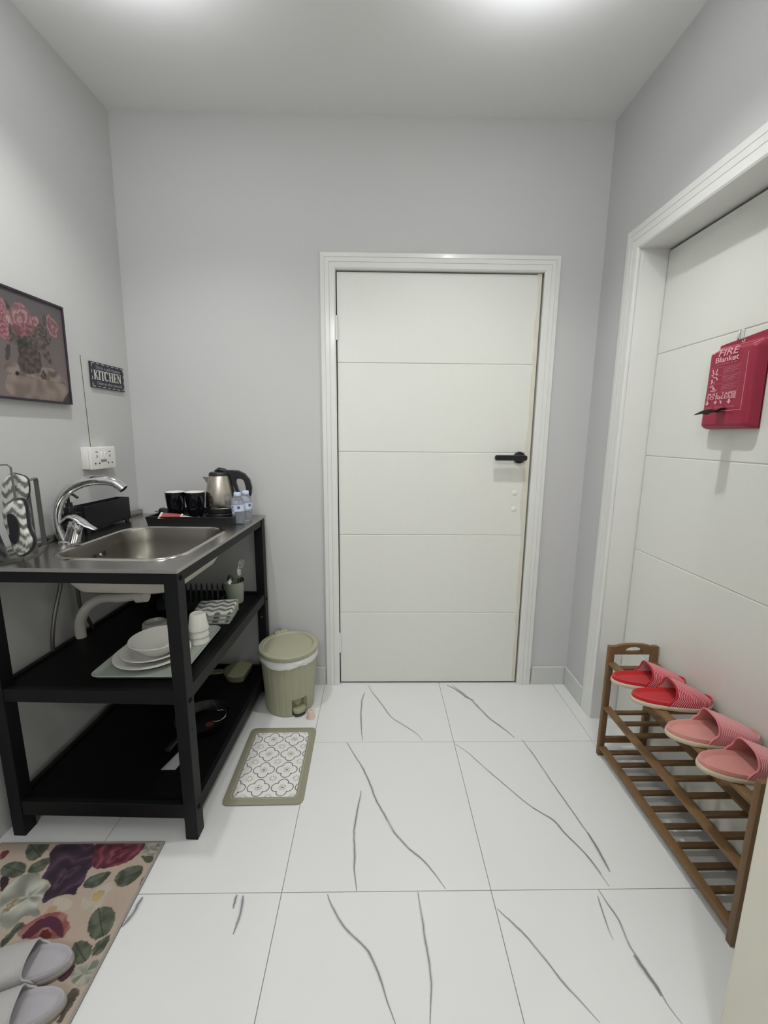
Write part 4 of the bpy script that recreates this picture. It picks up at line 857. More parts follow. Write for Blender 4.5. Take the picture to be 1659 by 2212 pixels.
# ------------------------------------------------------------------ floral rug
rx0, rx1, ry0, ry1 = -0.920, -0.404, -1.75, -0.879
rug = thing('floral_rug', 'beige floor rug printed with purple and crimson roses in front of the sink stand', 'rug', (0, 0, 0))
LC = lambda *c: np.array(lin(c))
def rugcol(u, v):
    n_ = len(u); o = np.tile(LC(208,186,166), (n_, 1))*(1+0.05*nz(u, v, 30, 1))[:, None]
    def put(name, c, var=0.18, f=70, c2=None, s=3, poly=None, petal=0):
        P_ = chaikin(list(poly or RUGP[name]), 2)
        m = inpoly(u + 0.0022*nz(u, v, 300, s), v + 0.0022*nz(v, u, 300, s+1), P_)
        k = nz(u, v, f, s)
        col = np.array(c)[None, :]*(1+var*k)[:, None]
        if c2 is not None:
            t = np.clip(0.5+1.3*nz(u, v, f*1.4, s+7), 0, 1)[:, None]; col = col*(1-t)+np.array(c2)*t
        if petal:
            cx, cy = np.mean(P_, 0); rr = np.hypot(u-cx, v-cy); th = np.arctan2(v-cy, u-cx)
            ph = rr*petal + 1.3*np.sin(3*th+s) + 0.8*np.sin(5*th+2*s) + 2.2*nz(u, v, 45, s+3)
            sh = 0.5+0.5*np.sin(ph); col = col*(0.62+0.75*sh**2)[:, None] + (np.array([0.030, 0.016, 0.022])*np.clip(sh-0.86, 0, 1)[:, None]*6)
        o[m] = col[m]
        return m
    leaf = LC(84,92,72)
    for i in range(1, 11): 
        P = RUGP['leaf%d' % i]; put('leaf%d' % i, leaf*(0.75+0.08*(i % 4)), 0.3, 90, LC(118,124,104)*0.9, i)
        cx, cy = np.mean(P, 0); d = np.array(P)-np.array([cx, cy]); ev = np.linalg.svd(d)[2][0]
        mm = inpoly(u, v, P) & (np.abs((u-cx)*-ev[1]+(v-cy)*ev[0]) < 0.0012); o[mm] = leaf*0.45
    put('leafs', leaf, 0.3, 80, None, 21)
    put('whiteflower', LC(196,196,182), 0.12, 45, LC(176,178,162), 31, petal=70); put('yellow1', LC(150,130,80), 0.5, 220, LC(190,180,150), 32)
    put('cream', LC(214,202,182), 0.06, 60, LC(204,188,166), 33); put('yellow2', LC(208,180,118), 0.15, 120, None, 34)
    put('cream2', LC(216,204,184), 0.06, 60, None, 35); put('yellow3', LC(208,172,124), 0.15, 120, None, 36)
    put('whiterose', LC(190,188,174), 0.12, 60, LC(160,162,144), 37, petal=110)
    put('purple', LC(62,38,60), 0.3, 60, LC(78,50,72), 41, petal=130)
    put('crimson', LC(112,32,54), 0.35, 70, LC(144,60,80), 42, petal=150)
    put('tulip', LC(160,84,84), 0.2, 60, LC(186,124,116), 43); put('tulipdark', LC(104,36,48), 0.3, 60, LC(96,40,70), 44); put('tulipcore', LC(110,36,30), 0.25, 80, None, 45)
    put('plum1', LC(56,34,50), 0.3, 60, None, 46); put('red0', LC(130,40,56), 0.3, 60, None, 47); put('plum2', LC(66,52,54), 0.3, 60, LC(90,40,60), 48)
    put('white2', LC(186,186,170), 0.12, 50, LC(158,160,142), 49, petal=90); put('dark3', LC(120,108,92), 0.3, 80, LC(84,80,66), 50)
    # more of the same print outside the frame
    rg_ = random.Random(5)
    for k in range(34):
        cx_, cy_ = -0.90+0.47*rg_.random(), -1.72+0.36*rg_.random(); r_ = 0.02+0.035*rg_.random()
        poly = [(cx_+r_*(1+0.2*math.sin(5*a+k))*math.cos(a), cy_+r_*(1+0.2*math.sin(5*a+k))*math.sin(a)) for a in [2*PI*q/20 for q in range(20)]]
        put('', rg_.choice([LC(84,92,72), LC(196,196,182), LC(58,34,56), LC(112,32,54)]), 0.3, 60, None, k, poly)
    o = o*0.68; g_ = o.mean(1, keepdims=True); o = o*0.85+g_*0.15
    e = np.minimum.reduce([u-rx0, rx1-u, v-ry0, ry1-v]); o[e < 0.007] = LC(150,144,138)
    return o
painted('pile', mat('printed_rug_pile', attr='Print', rough=0.95, var=0.08, nscale=500, bump=0.4, bscale=900, sheen=0.1), rug, 250, 430, (rx0, rx1), (ry0, ry1), lambda u, v: np.stack([u, v, 0*u+0.0052]), rugcol)
MB().box(rx0+0.0005, rx1-0.0005, ry0+0.0005, ry1-0.0005, 0.0005, 0.0050).build('backing', mat('grey_rug_backing', (128,122,116), 0.9), rug, smooth=False)

# ------------------------------------------------------------------ slippers
def slipper(label, L_, W_, m_sole, m_foot, m_up, m_lin, m_bind, loc, rz, tilt=0.0, hgt=0.052, open0=0.02, end=0.44, toe=True, group=None):
    """origin at the sole's underside centre, +X towards the toe"""
    t = thing('slipper', label, 'slipper', loc, rz, group); t.rotation_euler = (0, tilt, rz)
    def half(x):        # half width of the sole along x in [-.5,.5]
        s_ = x+0.5
        base = max(0.0, 1-abs(2*x)**3.2)**0.52
        return W_/2*base*(0.90+0.10*math.sin((s_-0.25)*PI*1.1))
    N_ = 44; xs = [-0.5+0.5*(1-math.cos(PI*k/N_)) for k in range(N_+1)]
    up = [(x*L_, half(x)) for x in xs]; outl = up + [(x, -y) for x, y in up[-2:0:-1]]
    def off(s_): return [(x*(1-s_*2/L_), y*(1-s_*2/W_)) for x, y in outl]
    def lift(x): return 0.006*max(0, (x/L_-0.2)/0.3)**2
    mb = MB(); mb.loops([[(x, y, z+lift(x)) for x, y in off(o_)] for o_, z in ((0.003, 0.0), (0.0, 0.003), (-0.0005, 0.009), (0.0, 0.014), (0.003, 0.016))], True, False)
    mb.build('sole', m_sole, t, ang=50)
    mb = MB(); mb.loops([[(x, y, z+lift(x)) for x, y in off(o_)] for o_, z in ((0.002, 0.0155), (0.0015, 0.019), (0.004, 0.0265), (0.008, 0.0260), (0.013, 0.0190), (0.02, 0.0178))], True, False)
    nn_ = len(up); pr = [[mb.b.verts.new((x, y, 0.0179+lift(x))) for x, y in ((x*(1-0.04/L_), y*(1-0.04/W_)), (x*(1-0.04/L_), 0), (x*(1-0.04/L_), -y*(1-0.04/W_)))] for x, y in up[1:-1]]
    mb.skin(pr, False)
    mb.build('footbed', m_foot, t, ang=60)
    NU, NV = 24, 20
    def sheet(ins):
        rows = []
        for i in range(NU+1):
            u = i/NU; row = []
            for j in range(NV+1):
                v = PI*j/NV
                x = (open0 + (end-open0)*u) - 0.10*(1-u)**2*math.exp(-(math.sin(v)/0.22)**2)
                hw = half(x)-0.0015-ins
                hh = (hgt*(1-u)**0.75*1.0 + 0.012*u + 0.006*(1-u)) - ins
                sg = math.cos(v); yy = hw*math.copysign(abs(sg)**0.62, sg)
                row.append(Vector((x*L_, yy, 0.015+lift(x*L_)+hh*math.sin(v)**0.75)))
            rows.append(row)
        return rows
    for nm, m, ins in (('upper', m_up, 0.0), ('lining', m_lin, 0.0022)):
        R_ = sheet(ins); mb = MB(); uvl = mb.b.loops.layers.uv.new('UVMap')
        vs = [[mb.b.verts.new(p) for p in r] for r in R_]
        for i in range(NU):
            for j in range(NV):
                f = mb.b.faces.new((vs[i][j], vs[i+1][j], vs[i+1][j+1], vs[i][j+1]))
                for l, (a, b_) in zip(f.loops, ((i, j), (i+1, j), (i+1, j+1), (i, j+1))): l[uvl].uv = (a/NU*(end-open0)*L_, b_/NV*0.12)
        mb.build(nm, m, t, ang=180)
    R_ = sheet(0.0011); MB().tube(R_[0], 0.0026, 8).build('binding', m_bind, t)
    return t
M_cream = mat('cream_foam_sole', (206,192,168), 0.85, var=0.05, bump=0.15)
M_rfelt = mat('red_felt', (188,28,36), 0.95, var=0.1, nscale=300, bump=0.3, bscale=900, sheen=0.3)
M_rlin = mat('pale_pink_lining', (214,168,164), 0.9, var=0.04, sheen=0.2)
M_pfelt = mat('pink_felt', (206,140,132), 0.95, var=0.08, nscale=300, bump=0.3, bscale=900, sheen=0.3)
M_pbind = mat('pink_binding', (222,134,140), 0.9, var=0.06)
M_rup = stripe_mat('red_white_stripe', (196,32,62), (236,206,206), 0.0052, 0.28)
M_pup = stripe_mat('pink_white_stripe', (214,112,122), (240,206,206), 0.0050, 0.32)
M_gfab = mat('grey_white_fabric', (176,175,174), 0.9, var=0.04, nscale=60, bump=0.25, bscale=120, sheen=0.2)
M_gfab2 = mat('grey_white_footbed', (170,168,172), 0.9, var=0.05, nscale=60, bump=0.3, bscale=60, sheen=0.2)
M_gsole = mat('greyish_sole', (150,144,136), 0.85, var=0.05)
ZR = 0.4175
RG, PG, GG = 'red striped slippers', 'pink striped slippers', 'pale grey slippers'
slipper('red slipper with pink striped upper, rear one of the pair, nearer the back wall', 0.250, 0.100, M_cream, M_rfelt, M_rup, M_rlin, M_rfelt, (1.238, -0.669, ZR), math.radians(-7), 0.0, hgt=0.060, open0=-0.03, group=RG)
slipper('red slipper with pink striped upper, nearer one of the pair on the rack top', 0.250, 0.102, M_cream, M_rfelt, M_rup, M_rlin, M_rfelt, (1.247, -0.776, ZR), math.radians(-8), 0.0, hgt=0.062, open0=-0.03, group=RG)
slipper('pink slipper with striped upper, farther one of the pair, next to the red slippers', 0.250, 0.108, M_cream, M_pfelt, M_pup, M_pfelt, M_pbind, (1.250, -0.945, ZR), math.radians(-8), 0.0, hgt=0.062, open0=-0.04, group=PG)
slipper('pink slipper with striped upper, nearest the camera at the end of the rack', 0.250, 0.108, M_cream, M_pfelt, M_pup, M_pfelt, M_pbind, (1.250, -1.070, ZR), math.radians(-8), 0.0, hgt=0.062, open0=-0.04, group=PG)
slipper('pale grey slipper on the floral rug, farther one of the pair', 0.250, 0.094, M_gsole, M_gfab2, M_gfab, M_gfab2, M_gfab, (-0.593, -1.215, 0.0056), math.radians(188), 0.0, hgt=0.040, open0=-0.14, end=0.40, group=GG)
slipper('pale grey slipper on the floral rug, nearer one at the picture corner', 0.250, 0.094, M_gsole, M_gfab2, M_gfab, M_gfab2, M_gfab, (-0.552, -1.308, 0.0056), math.radians(196), 0.0, hgt=0.040, open0=-0.14, end=0.40, group=GG)

# ------------------------------------------------------------------ shoe rack
M_wood = mat('walnut_stained_wood', (124,95,62), 0.45, var=0.22, nscale=18, bump=0.1, bscale=80, stretch=(9,1.2,9))
M_woodv = mat('walnut_stained_leg', (118,90,60), 0.45, var=0.2, nscale=18, bump=0.1, bscale=80, stretch=(9,9,1.2))
rk = thing('shoe_rack', 'three-tier slatted brown wooden shoe rack in front of the right-hand door', 'shoe rack', (1.178, -1.178, 0))
RW, RL = 0.196, 0.678
for y in (0.0, RL-0.018):
    for x in (0.0, RW-0.024):
        MB().box(x, x+0.024, y, y+0.018, 0, 0.482, 0.003, 2).build('leg', M_woodv, rk)
    top = [(0.022, 0.448), (RW-0.022, 0.448), (RW-0.022, 0.478)] + [(RW/2+(RW/2-0.022)*math.cos(a)*1.0, 0.478+0.013*max(0, math.sin(a))**1.3) for a in np.linspace(0.05, PI-0.05, 16)] + [(0.022, 0.478)]
    hole = [(RW/2+0.034*math.copysign(abs(math.cos(a))**0.8, math.cos(a)), 0.461+(0.018 if math.sin(a) > 0 else 0.003)*math.sin(a)) for a in np.linspace(0, 2*PI, 24, endpoint=False)]
    c_ = (RW/2, 0.465); A_ = angset(c_, [(0.022, 0.448), (RW-0.022, 0.448), (RW-0.022, 0.478), (0.022, 0.478)], 56)
    MB().ring([ray(top, c_, a) for a in A_], [ray(hole, c_, a) for a in A_], y+0.002, y+0.016, lambda x, z, h: (x, h, z)).build('handle_board', M_wood, rk, ang=35)
    MB().box(0.022, RW-0.022, y+0.003, y+0.015, 0.055, 0.082, 0.002, 1).build('stretcher', M_wood, rk)
for z in (0.405, 0.212, 0.032):
    for x in (0.002, RW-0.030):
        MB().box(x, x+0.028, 0.016, RL-0.016, z, z+0.012, 0.002, 2).build('rail', M_wood, rk)
    sl = None
    for k in range(10):
        y = 0.657-0.0655*k-0.006
        if y < 0.02: continue
        if sl is None: sl = MB().box(0.012, RW-0.012, -0.009, 0.009, -0.005, 0.007, 0.002, 1).build('slat', mat('walnut_slat', (114,87,57), 0.5, var=0.2, nscale=18, stretch=(1.2,9,9)), rk); s0 = sl
        else: s0 = sl.copy(); COL.objects.link(s0); s0.parent = rk
        s0.location = (0, y-0.01, z-0.004)

# ------------------------------------------------------------------ left wall: picture, sign, socket, conduit
AL = -math.atan(0.045)
def wallroot(name, label, cat, y, z, off=0.0):
    t = thing(name, label, cat, (lwx(y, z)+off, y, z), 0); t.rotation_euler = (0, math.atan(0.017), AL); return t
def WM(dx=0, y=0, z=0):     # text plane facing +X
    return Matrix.Translation((dx, y, z)) @ Matrix(((0,0,1,0),(1,0,0,0),(0,1,0,0),(0,0,0,1)))
py0, py1, pz0, pz1 = -0.755, -0.386, 1.390, 1.731
pc = wallroot('framed_picture', 'canvas print of pink peonies in a glass vase in a dark frame', 'picture', (py0+py1)/2, (pz0+pz1)/2, 0.001)
hw_, hh_ = (py1-py0)/2, (pz1-pz0)/2; yc, zc_ = (py0+py1)/2, (pz0+pz1)/2
M_fr = mat('dark_plum_frame', (52,44,54), 0.5, var=0.08)
MB().ring([(-hw_,-hh_),(hw_,-hh_),(hw_,hh_),(-hw_,hh_)], [(-hw_+0.007,-hh_+0.007),(hw_-0.007,-hh_+0.007),(hw_-0.007,hh_-0.007),(-hw_+0.007,hh_-0.007)], 0.0, 0.020, lambda x, y, h: (h, x, y)).build('frame', M_fr, pc, smooth=False)
MB().box(0.0, 0.014, -hw_+0.006, hw_-0.006, -hh_+0.006, hh_-0.006).build('backing', M_fr, pc, smooth=False)
def piccol(u, v):
    Y, Z = u+yc, v+zc_; n_ = len(u)
    t = np.clip((Z-pz0)/(pz1-pz0), 0, 1)[:, None]
    o = LC(128,112,108)*(1-t)+LC(94,88,92)*t; o = o*(1+0.06*nz(Y, Z, 40, 2))[:, None]
    def put(name, c, c2=None, f=140, s=1, var=0.2, w_=0.003):
        m = inpoly(Y+w_*nz(Y, Z, 200, s), Z+w_*nz(Z, Y, 200, s+1), chaikin(list(PICP[name]), 2)); k = nz(Y, Z, f, s)
        col = np.array(c)[None]*(1+var*k)[:, None]
        if c2 is not None:
            q = np.clip(0.5+1.6*nz(Y, Z, f*1.5, s+5), 0, 1)[:, None]; col = col*(1-q)+np.array(c2)[None]*q
        o[m] = col[m]
    put('tabletop', LC(108,92,84), LC(150,134,124), 60, 3); put('table', LC(150,132,120), LC(124,106,96), 50, 4)
    for nm in 'CDE': put('leaf'+nm, LC(62,62,58), LC(88,84,78), 120, ord(nm))
    put('stem', LC(70,66,60), None, 120, 22); put('mass', LC(66,60,54), LC(104,92,82), 190, 9, 0.3, 0.006); put('leafF', LC(74,68,62), LC(110,96,86), 160, 9); put('leafA', LC(46,48,46), LC(70,72,66), 120, 10)
    put('vase', LC(92,80,70), LC(66,58,52), 110, 12, 0.3); put('leafB', LC(76,68,62), LC(110,98,88), 110, 11)
    m = inpoly(Y, Z, PICP['vase']) & (np.abs(((Y*70+0.9*np.sin(Z*50)) % 1)-0.5) < 0.05); o[m] = o[m]*1.45
    def bloom(name, c, c2, s, k):
        put(name, c, None, 120, s, 0.15, 0.003); P_ = np.array(PICP[name]); cy, cz = P_.mean(0); rr = np.hypot(Y-cy, (Z-cz)*0.8); th = np.arctan2(Z-cz, Y-cy)
        sh = 0.5+0.36*np.sin(rr*k*0.8+0.7*np.sin(5*th+s)+4.5*nz(Y, Z, 95, s)+1.5*nz(Z, Y, 300, s+2)); m = inpoly(Y, Z, chaikin(list(PICP[name]), 2))
        col = np.array(c)[None]*(0.55+0.6*sh)[:, None] + np.array(c2)[None]*np.clip(sh-0.7, 0, 1)[:, None]*1.4; o[m] = col[m]
    bloom('peony2', LC(150,98,104), LC(190,150,150), 13, 420); put('bud', LC(176,132,134), LC(138,84,92), 160, 14); put('bud0', LC(180,148,146), LC(150,100,104), 160, 15)
    bloom('peony1', LC(158,106,112), LC(190,148,150), 16, 420); bloom('peony1low', LC(140,84,92), LC(146,100,106), 17, 200)
    put('cherry', LC(44,34,36), LC(110,96,92), 260, 18); put('cherry2', LC(40,32,32), None, 200, 19); put('corner', LC(70,66,72), None, 40, 20, 0.05, 0.0)
    # rest of the bouquet, outside the frame
    for k, (cy, cz, r_) in enumerate(((-0.66,1.66,0.045),(-0.70,1.60,0.04),(-0.63,1.60,0.03))):
        m = np.hypot(Y-cy, (Z-cz)) < r_*(1+0.1*nz(Y, Z, 90, k)); m &= Y < -0.615; q = np.clip(0.5+1.5*nz(Y, Z, 300, k), 0, 1)[:, None]
        o[m] = (LC(170,110,118)*(1-q)+LC(130,70,80)*q)[m]
    g_ = o.mean(1, keepdims=True); o = o*0.76+g_*0.24
    return o*0.9
painted('canvas', mat('printed_canvas', attr='Print', rough=0.6, var=0.03, bump=0.1, bscale=900), pc, 190, 180, (-hw_+0.006, hw_-0.006), (-hh_+0.006, hh_-0.006), lambda u, v: np.stack([0*u+0.0155, u, v]), piccol)

sg_ = wallroot('kitchen_sign', 'small black wall sign with dashed white border reading kitchen', 'sign', -0.153, 1.5195, 0.001)
M_slate, M_wink = mat('sign_black', (52,52,62), 0.5, var=0.05), mat('sign_white_ink', (214,214,208), 0.6)
M_gink = mat('sign_grey_ink', (150,150,152), 0.6)
sw, sh_ = 0.103, 0.050
MB().box(0, 0.008, -sw, sw, -sh_, sh_, 0.001, 1).build('board', M_slate, sg_, smooth=False)
mb = MB(); bd = 0.0048
for k in range(7):
    a = -sw+bd+k*(2*(sw-bd)-0.016)/6
    for z in (sh_-bd, -sh_+bd): mb.box(0.0078, 0.0084, a, a+0.016, z-0.0011, z+0.0011)
for k in range(4):
    a = -sh_+bd+k*(2*(sh_-bd)-0.013)/3
    for y in (sw-bd, -sw+bd): mb.box(0.0078, 0.0084, y-0.0011, y+0.0011, a, a+0.013)
mb.build('dashed_border', M_wink, sg_, smooth=False)
# serif capitals
def kitchen(parent):
    H, st_, sf = 0.040, 0.0062, 0.0022; mb = MB()
    def seg(x0, y0, x1, y1, w_): 
        d = Vector((x1-x0, y1-y0)); n_ = Vector((-d.y, d.x)).normalized()*w_/2
        mb.prism([(x0-n_.x, y0-n_.y), (x1-n_.x, y1-n_.y), (x1+n_.x, y1+n_.y), (x0+n_.x, y0+n_.y)], 0.0078, 0.0086, lambda x, y, h: (h, x, y))
    def stem(x, serif=True):
        seg(x, 0, x, H, st_)
        if serif:
            for y in (sf/2, H-sf/2): seg(x-st_*0.95, y, x+st_*0.95, y, sf)
    x = -0.090; cw = [0.027, 0.0135, 0.024, 0.026, 0.029, 0.024, 0.0275]
    for ch, w_ in zip('KITCHEN', cw):
        l = x+st_*0.95
        if ch == 'K': stem(l); seg(l+0.002, 0.018, x+w_-0.006, H-0.001, 0.0028); seg(l+0.004, 0.022, x+w_-0.004, 0.001, st_*0.8); seg(x+w_-0.010, H-sf/2, x+w_-0.002, H-sf/2, sf); seg(x+w_-0.009, sf/2, x+w_, sf/2, sf)
        if ch == 'I': stem(l)
        if ch == 'T': stem(x+w_/2-0.001, True); seg(x, H-sf/2, x+w_-0.002, H-sf/2, sf*1.2); seg(x+0.001, H, x+0.001, H-0.009, 0.0022); seg(x+w_-0.003, H, x+w_-0.003, H-0.009, 0.0022)
        if ch == 'C':
            pts = [(x+0.012+0.0115*math.cos(a)*0.95, H/2+(H/2-0.001)*math.sin(a)) for a in np.linspace(0.75, 2*PI-0.75, 22)]
            for k, (p, q) in enumerate(zip(pts, pts[1:])): seg(*p, *q, 0.0024+0.0042*max(0, math.sin(PI*k/20))**1.2)
            seg(pts[0][0], pts[0][1]-0.004, pts[0][0], pts[0][1]+0.005, 0.002)
        if ch == 'H': stem(l); stem(x+w_-0.0075); seg(l, H/2, x+w_-0.008, H/2, 0.0026)
        if ch == 'E':
            stem(l); seg(l, H-sf/2, x+w_-0.005, H-sf/2, sf*1.1); seg(l, sf/2, x+w_-0.004, sf/2, sf*1.1); seg(l, H/2, x+w_-0.009, H/2, 0.0024)
            seg(x+w_-0.005, H, x+w_-0.005, H-0.008, 0.002); seg(x+w_-0.004, 0, x+w_-0.004, 0.009, 0.002); seg(x+w_-0.009, H/2-0.004, x+w_-0.009, H/2+0.004, 0.002)
        if ch == 'N': seg(x+0.004, 0, x+0.004, H, 0.0026); seg(x+w_-0.006, 0, x+w_-0.006, H, 0.0026); seg(x+0.004, H-0.001, x+w_-0.006, 0.001, st_*0.95); seg(x-0.001, H-sf/2, x+0.006, H-sf/2, sf); seg(x, sf/2, x+0.008, sf/2, sf); seg(x+w_-0.010, H-sf/2, x+w_-0.002, H-sf/2, sf)
        x += w_-0.0005
    o = mb.build('lettering', M_wink, parent, smooth=False); o.data.transform(Matrix.Translation((0, 0.004, -0.018)) @ Matrix.Diagonal((1, 1.03, 0.94, 1)))
kitchen(sg_)
lettering('This is a self-cleaning', 0.0185, WM(0.0082, 0.0, 0.030), M_gink, sg_, sx=0.98)
lettering('Clean up after yourself', 0.0175, WM(0.0082, 0.003, -0.031), M_gink, sg_, shear=0.3, sx=0.98)

sk = wallroot('wall_socket', 'white surface-mounted double power socket above the sink stand', 'socket', -0.272, 1.188, 0.0)
MB().box(0, 0.030, -0.073, 0.073, -0.043, 0.043, 0.002, 2).build('back_box', M_white, sk)
MB().box(0.0302, 0.040, -0.075, 0.075, -0.045, 0.045, 0.0035, 3).build('face_plate', M_white, sk)
mb = MB()
for c in (-0.038, 0.038):
    mb.box(0.0395, 0.0403, c-0.0065, c+0.0065, 0.0235, 0.0265); mb.box(0.0395, 0.0403, c-0.0022, c+0.0022, 0.002, 0.012)
    for q in (-0.0115, 0.0115): mb.lathe([(0.0038, 0.0395), (0.0038, 0.0403), (0, 0.0403)], 12, M=Matrix.Translation((0, c+q, -0.021)) @ Matrix.Rotation(PI/2, 4, 'Y'))
mb.build('pin_holes', M_dark, sk, smooth=False)
for c in (-0.0095, 0.0095):
    MB().box(0.0395, 0.0440, c-0.0078, c+0.0078, -0.006, 0.024, 0.0015, 1, M=None).build('rocker_switch', M_white, sk)
MB().box(0.0395, 0.0402, -0.018, 0.018, -0.016, -0.008, 0.0002, 1).build('switch_marks', mat('grey_print', (150,150,150), 0.6), sk, smooth=False)
# flush cable trunking above the socket
mb = MB(); z0, z1 = 1.233, 1.584
mb.loops([[(lwx(y, z)+d, y, z) for y, z in ((-0.287, z0), (-0.262, z0), (-0.272, z1), (-0.2965, z1))] for d in (-0.001, 0.004)], True, True)
tk = mb.build('trim_3', mat('painted_trunking', (200,200,196), 0.55, var=0.01), None, smooth=False, kind='structure')
mb = MB(); mb.loops([[(lwx(y, z)+d, y, z) for y, z in ((-0.2885, z0), (-0.2870, z0), (-0.2965, z1), (-0.2975, z1))] for d in (-0.001, 0.0015)], True, True)
mb.build('seam', mat('dark_seam', (70,70,66), 0.8), tk, smooth=False)

# ------------------------------------------------------------------ fire blanket on the right-hand door
fb = thing('fire_blanket', 'dark red fire blanket pouch with white print hanging on the right door', 'fire blanket', (1.378, -0.703, 1.45))
M_fb = mat('red_pouch_vinyl', (156,40,66), 0.42, var=0.06, nscale=30, bump=0.12, bscale=60)
M_pk = mat('pink_white_print', (226,168,176), 0.6)
M_pk2 = mat('faded_print', (196,110,126), 0.6)
hwf, hhf = 0.090, 0.135
def fbz(u, v):      # stand-off of the pouch face from the door
    eu = np.clip(1-np.abs(u/hwf)**14, 0, 1)**0.5; top = np.clip((0.120-v)/0.02, 0, 1); bot = np.clip((v+hhf)/0.012, 0, 1)**0.5
    return 0.0035+0.036*eu*(0.08+0.92*top)*(0.35+0.65*bot)+0.0012*nz(u, v, 40, 3)
def fbgrid(name, d, m):
    return painted(name, m, fb, 44, 60, (-hwf, hwf), (-hhf, hhf), lambda u, v: np.stack([-fbz(u, v)*d-0.001, -u*(1+0.05*(1-(v+hhf)/(2*hhf))), v - 0.010*np.clip(-v/hhf-0.75, 0, 1)*4*0 + 0.008*np.clip(v/hhf-0.88, 0, 1)*8*(u/hwf)]), lambda u, v: np.tile(np.array(lin((168,34,62))), (len(u), 1)))
f1 = fbgrid('pouch_front', 1.0, M_fb)
f2 = fbgrid('pouch_back', 0.02, M_fb)
def FB(y, z, dz=0.0010):    # text plane facing -X; y,z measured from the pouch centre, y towards the camera
    zf = float(fbz(np.array([y]), np.array([z]))[0]); return Matrix.Translation((-zf-dz-0.001, -y, z)) @ Matrix(((0,0,-1,0),(-1,0,0,0),(0,1,0,0),(0,0,0,1)))
def fbbar(segs, m, name, par=None):
    mb = MB()
    for (ya, za, yb, zb, w_) in segs:
        n_ = 8; d = Vector((yb-ya, zb-za)); nn = Vector((-d.y, d.x)).normalized()*w_/2; A_, B_ = [], []
        for k in range(n_+1):
            y, z = ya+d.x*k/n_, za+d.y*k/n_; q = -float(fbz(np.array([y]), np.array([z]))[0])-0.0018
            A_.append((q, -(y-nn.x), z-nn.y)); B_.append((q, -(y+nn.x), z+nn.y))
        mb.loops([A_, B_], closed=False)
    return mb.build(name, m, par or fb, smooth=False)
X0, X1, Z0, Z1 = -0.081, 0.066, -0.080, 0.118
fbbar([(X0, Z1-0.012, X0, Z0, 0.0011), (X0, Z0, X1, Z0, 0.0013), (X1, Z0, X1, Z1-0.012, 0.0015), (X1, Z1-0.012, X1+0.010, Z1, 0.0013), (X1+0.008, Z1, X0+0.014, Z1, 0.0013), (X0+0.014, Z1, X0, Z1-0.012, 0.0011)], M_pk, 'printed_border')
lettering('FIRE', 0.0285, FB(-0.009, 0.0955), M_pk, fb, shear=0.22, sx=1.46, off=0.0003)
lettering('Blanket', 0.0225, FB(-0.010, 0.0755), M_pk, fb, sx=1.32, off=0.0004)
lettering('Complies with BS EN', 0.0085, FB(-0.010, 0.0625), M_pk2, fb, shear=0.2, sx=1.1)
BX0, BX1 = -0.071, 0.046
fbbar([(BX0,0.054,BX1,0.054,0.0009), (BX0,0.054,BX0,-0.021,0.0009), (BX0,-0.021,BX1,-0.021,0.0009), (BX1,-0.021,BX1,0.054,0.0009), (BX0,0.029,BX1,0.029,0.0009), (BX0,0.004,BX1,0.004,0.0009)], M_pk2, 'printed_boxes')
segs = []
for bz in (0.0415, 0.0165, -0.0085):
    for k in range(4): segs.append((-0.018, bz+0.0075-0.0045*k, 0.040-0.007*(k % 2)*(1+k/3), bz+0.0075-0.0045*k, 0.0016))
fbbar(segs, M_pk2, 'printed_text_lines')
segs = [(-0.060,0.050,-0.053,0.034,0.005),(-0.040,0.050,-0.046,0.034,0.005),(-0.064,0.034,-0.055,0.031,0.004),(-0.044,0.032,-0.036,0.035,0.004),
        (-0.060,0.020,-0.056,0.009,0.007),(-0.056,0.026,-0.040,0.024,0.003),(-0.042,0.024,-0.036,0.016,0.005),(-0.064,0.007,-0.058,0.009,0.004),(-0.050,0.007,-0.046,0.013,0.003),
        (-0.066,-0.003,-0.050,0.000,0.004),(-0.054,-0.006,-0.044,-0.011,0.007),(-0.062,-0.015,-0.042,-0.017,0.003),(-0.044,-0.015,-0.034,-0.014,0.003)]
fbbar(segs, M_pk, 'printed_pictograms')
fbbar([(-0.078,0.112,-0.064,0.107,0.004),(-0.072,0.100,-0.063,0.112,0.006),(-0.080,0.098,-0.060,0.100,0.0035)], M_pk, 'printed_flame_logo')
lettering('PULL  TAPES', 0.0130, FB(-0.013, -0.0290), M_pk, fb, sx=1.55, off=0.0003)
lettering('TO RELEASE', 0.0130, FB(-0.014, -0.0395), M_pk, fb, sx=1.62, off=0.0003)
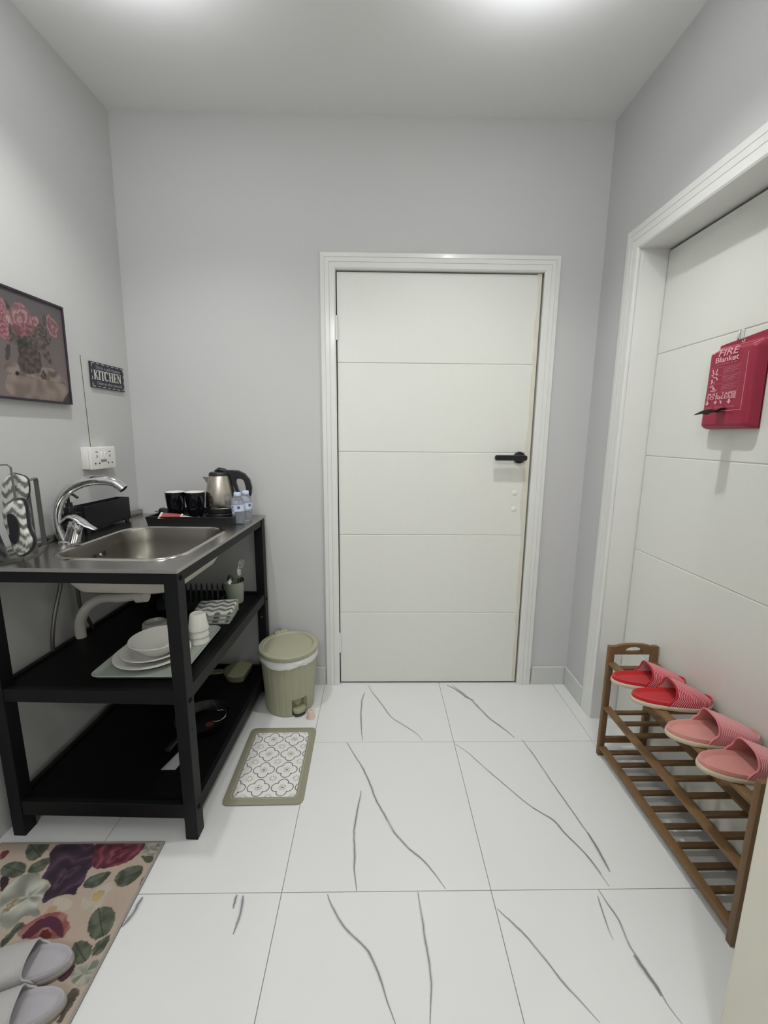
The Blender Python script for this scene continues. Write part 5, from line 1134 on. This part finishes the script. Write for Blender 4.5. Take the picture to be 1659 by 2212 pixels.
def arrow(y, z):
    mb = MB(); mb.prism([(-0.0034,0.007),(0.0034,0.007),(0.0034,0.0),(0.0088,0.0),(0,-0.0085),(-0.0088,0.0),(-0.0034,0.0)], 0, 0.0004)
    o = mb.build('printed_arrow', M_pk, fb, smooth=False); o.data.transform(FB(y, z))
arrow(-0.066, -0.053); arrow(0.020, -0.052)
fbbar([(-0.038,-0.054,-0.029,-0.048,0.005),(-0.016,-0.048,-0.008,-0.055,0.005),(-0.034,-0.059,-0.029,-0.052,0.003),(-0.010,-0.059,-0.014,-0.052,0.003)], M_pk, 'printed_hands')
segs = [(a, -0.0665-0.0036*r_, a+0.032, -0.0665-0.0036*r_, 0.0014) for a in (-0.076, -0.034, 0.010) for r_ in range(2)]
fbbar(segs[:], M_pk2, 'printed_small_text')
MB().ring([(0.0055*math.cos(a), 0.0055*math.sin(a)) for a in np.linspace(0, 2*PI, 24, endpoint=False)], [(0.003*math.cos(a), 0.003*math.sin(a)) for a in np.linspace(0, 2*PI, 24, endpoint=False)], -0.0085, -0.0065, lambda x, y, h: (h, -0.002+x, y+0.127)).build('eyelet', M_chrome, fb)
mb = MB(); zb = -0.082
mb.loops([[(x, yy+w_, zb+z-w_*0.32) for w_ in (-0.017, 0.017)] for x, yy, z in ((-0.037, 0.004, 0.004), (-0.058, 0.003, 0.003), (-0.072, 0.002, -0.004), (-0.092, 0.000, -0.002), (-0.118, -0.003, -0.006))], closed=False)
tpz = mb.build('pull_tape', mat('black_tape', (26,24,26), 0.6), fb, smooth=False)
sm = tpz.modifiers.new('thickness', 'SOLIDIFY'); sm.thickness = 0.0015
hkz = thing('adhesive_hook', 'clear adhesive wall hook with a metal wire above the fire blanket', 'hook', (1.378, -0.690, 1.600))
MB().box(-0.0012, 0.0, -0.004, 0.014, -0.016, 0.014, 0.0005, 1).build('clear_pad', mat('translucent_pad', (216,217,213), 0.25), hkz, smooth=False)
MB().tube(spline([(-0.002,0.010,0.014),(-0.006,0.009,0.004),(-0.012,0.004,-0.010),(-0.016,-0.002,-0.018),(-0.020,-0.006,-0.013)], 5), 0.0019, 10).build('wire', M_chrome, hkz)
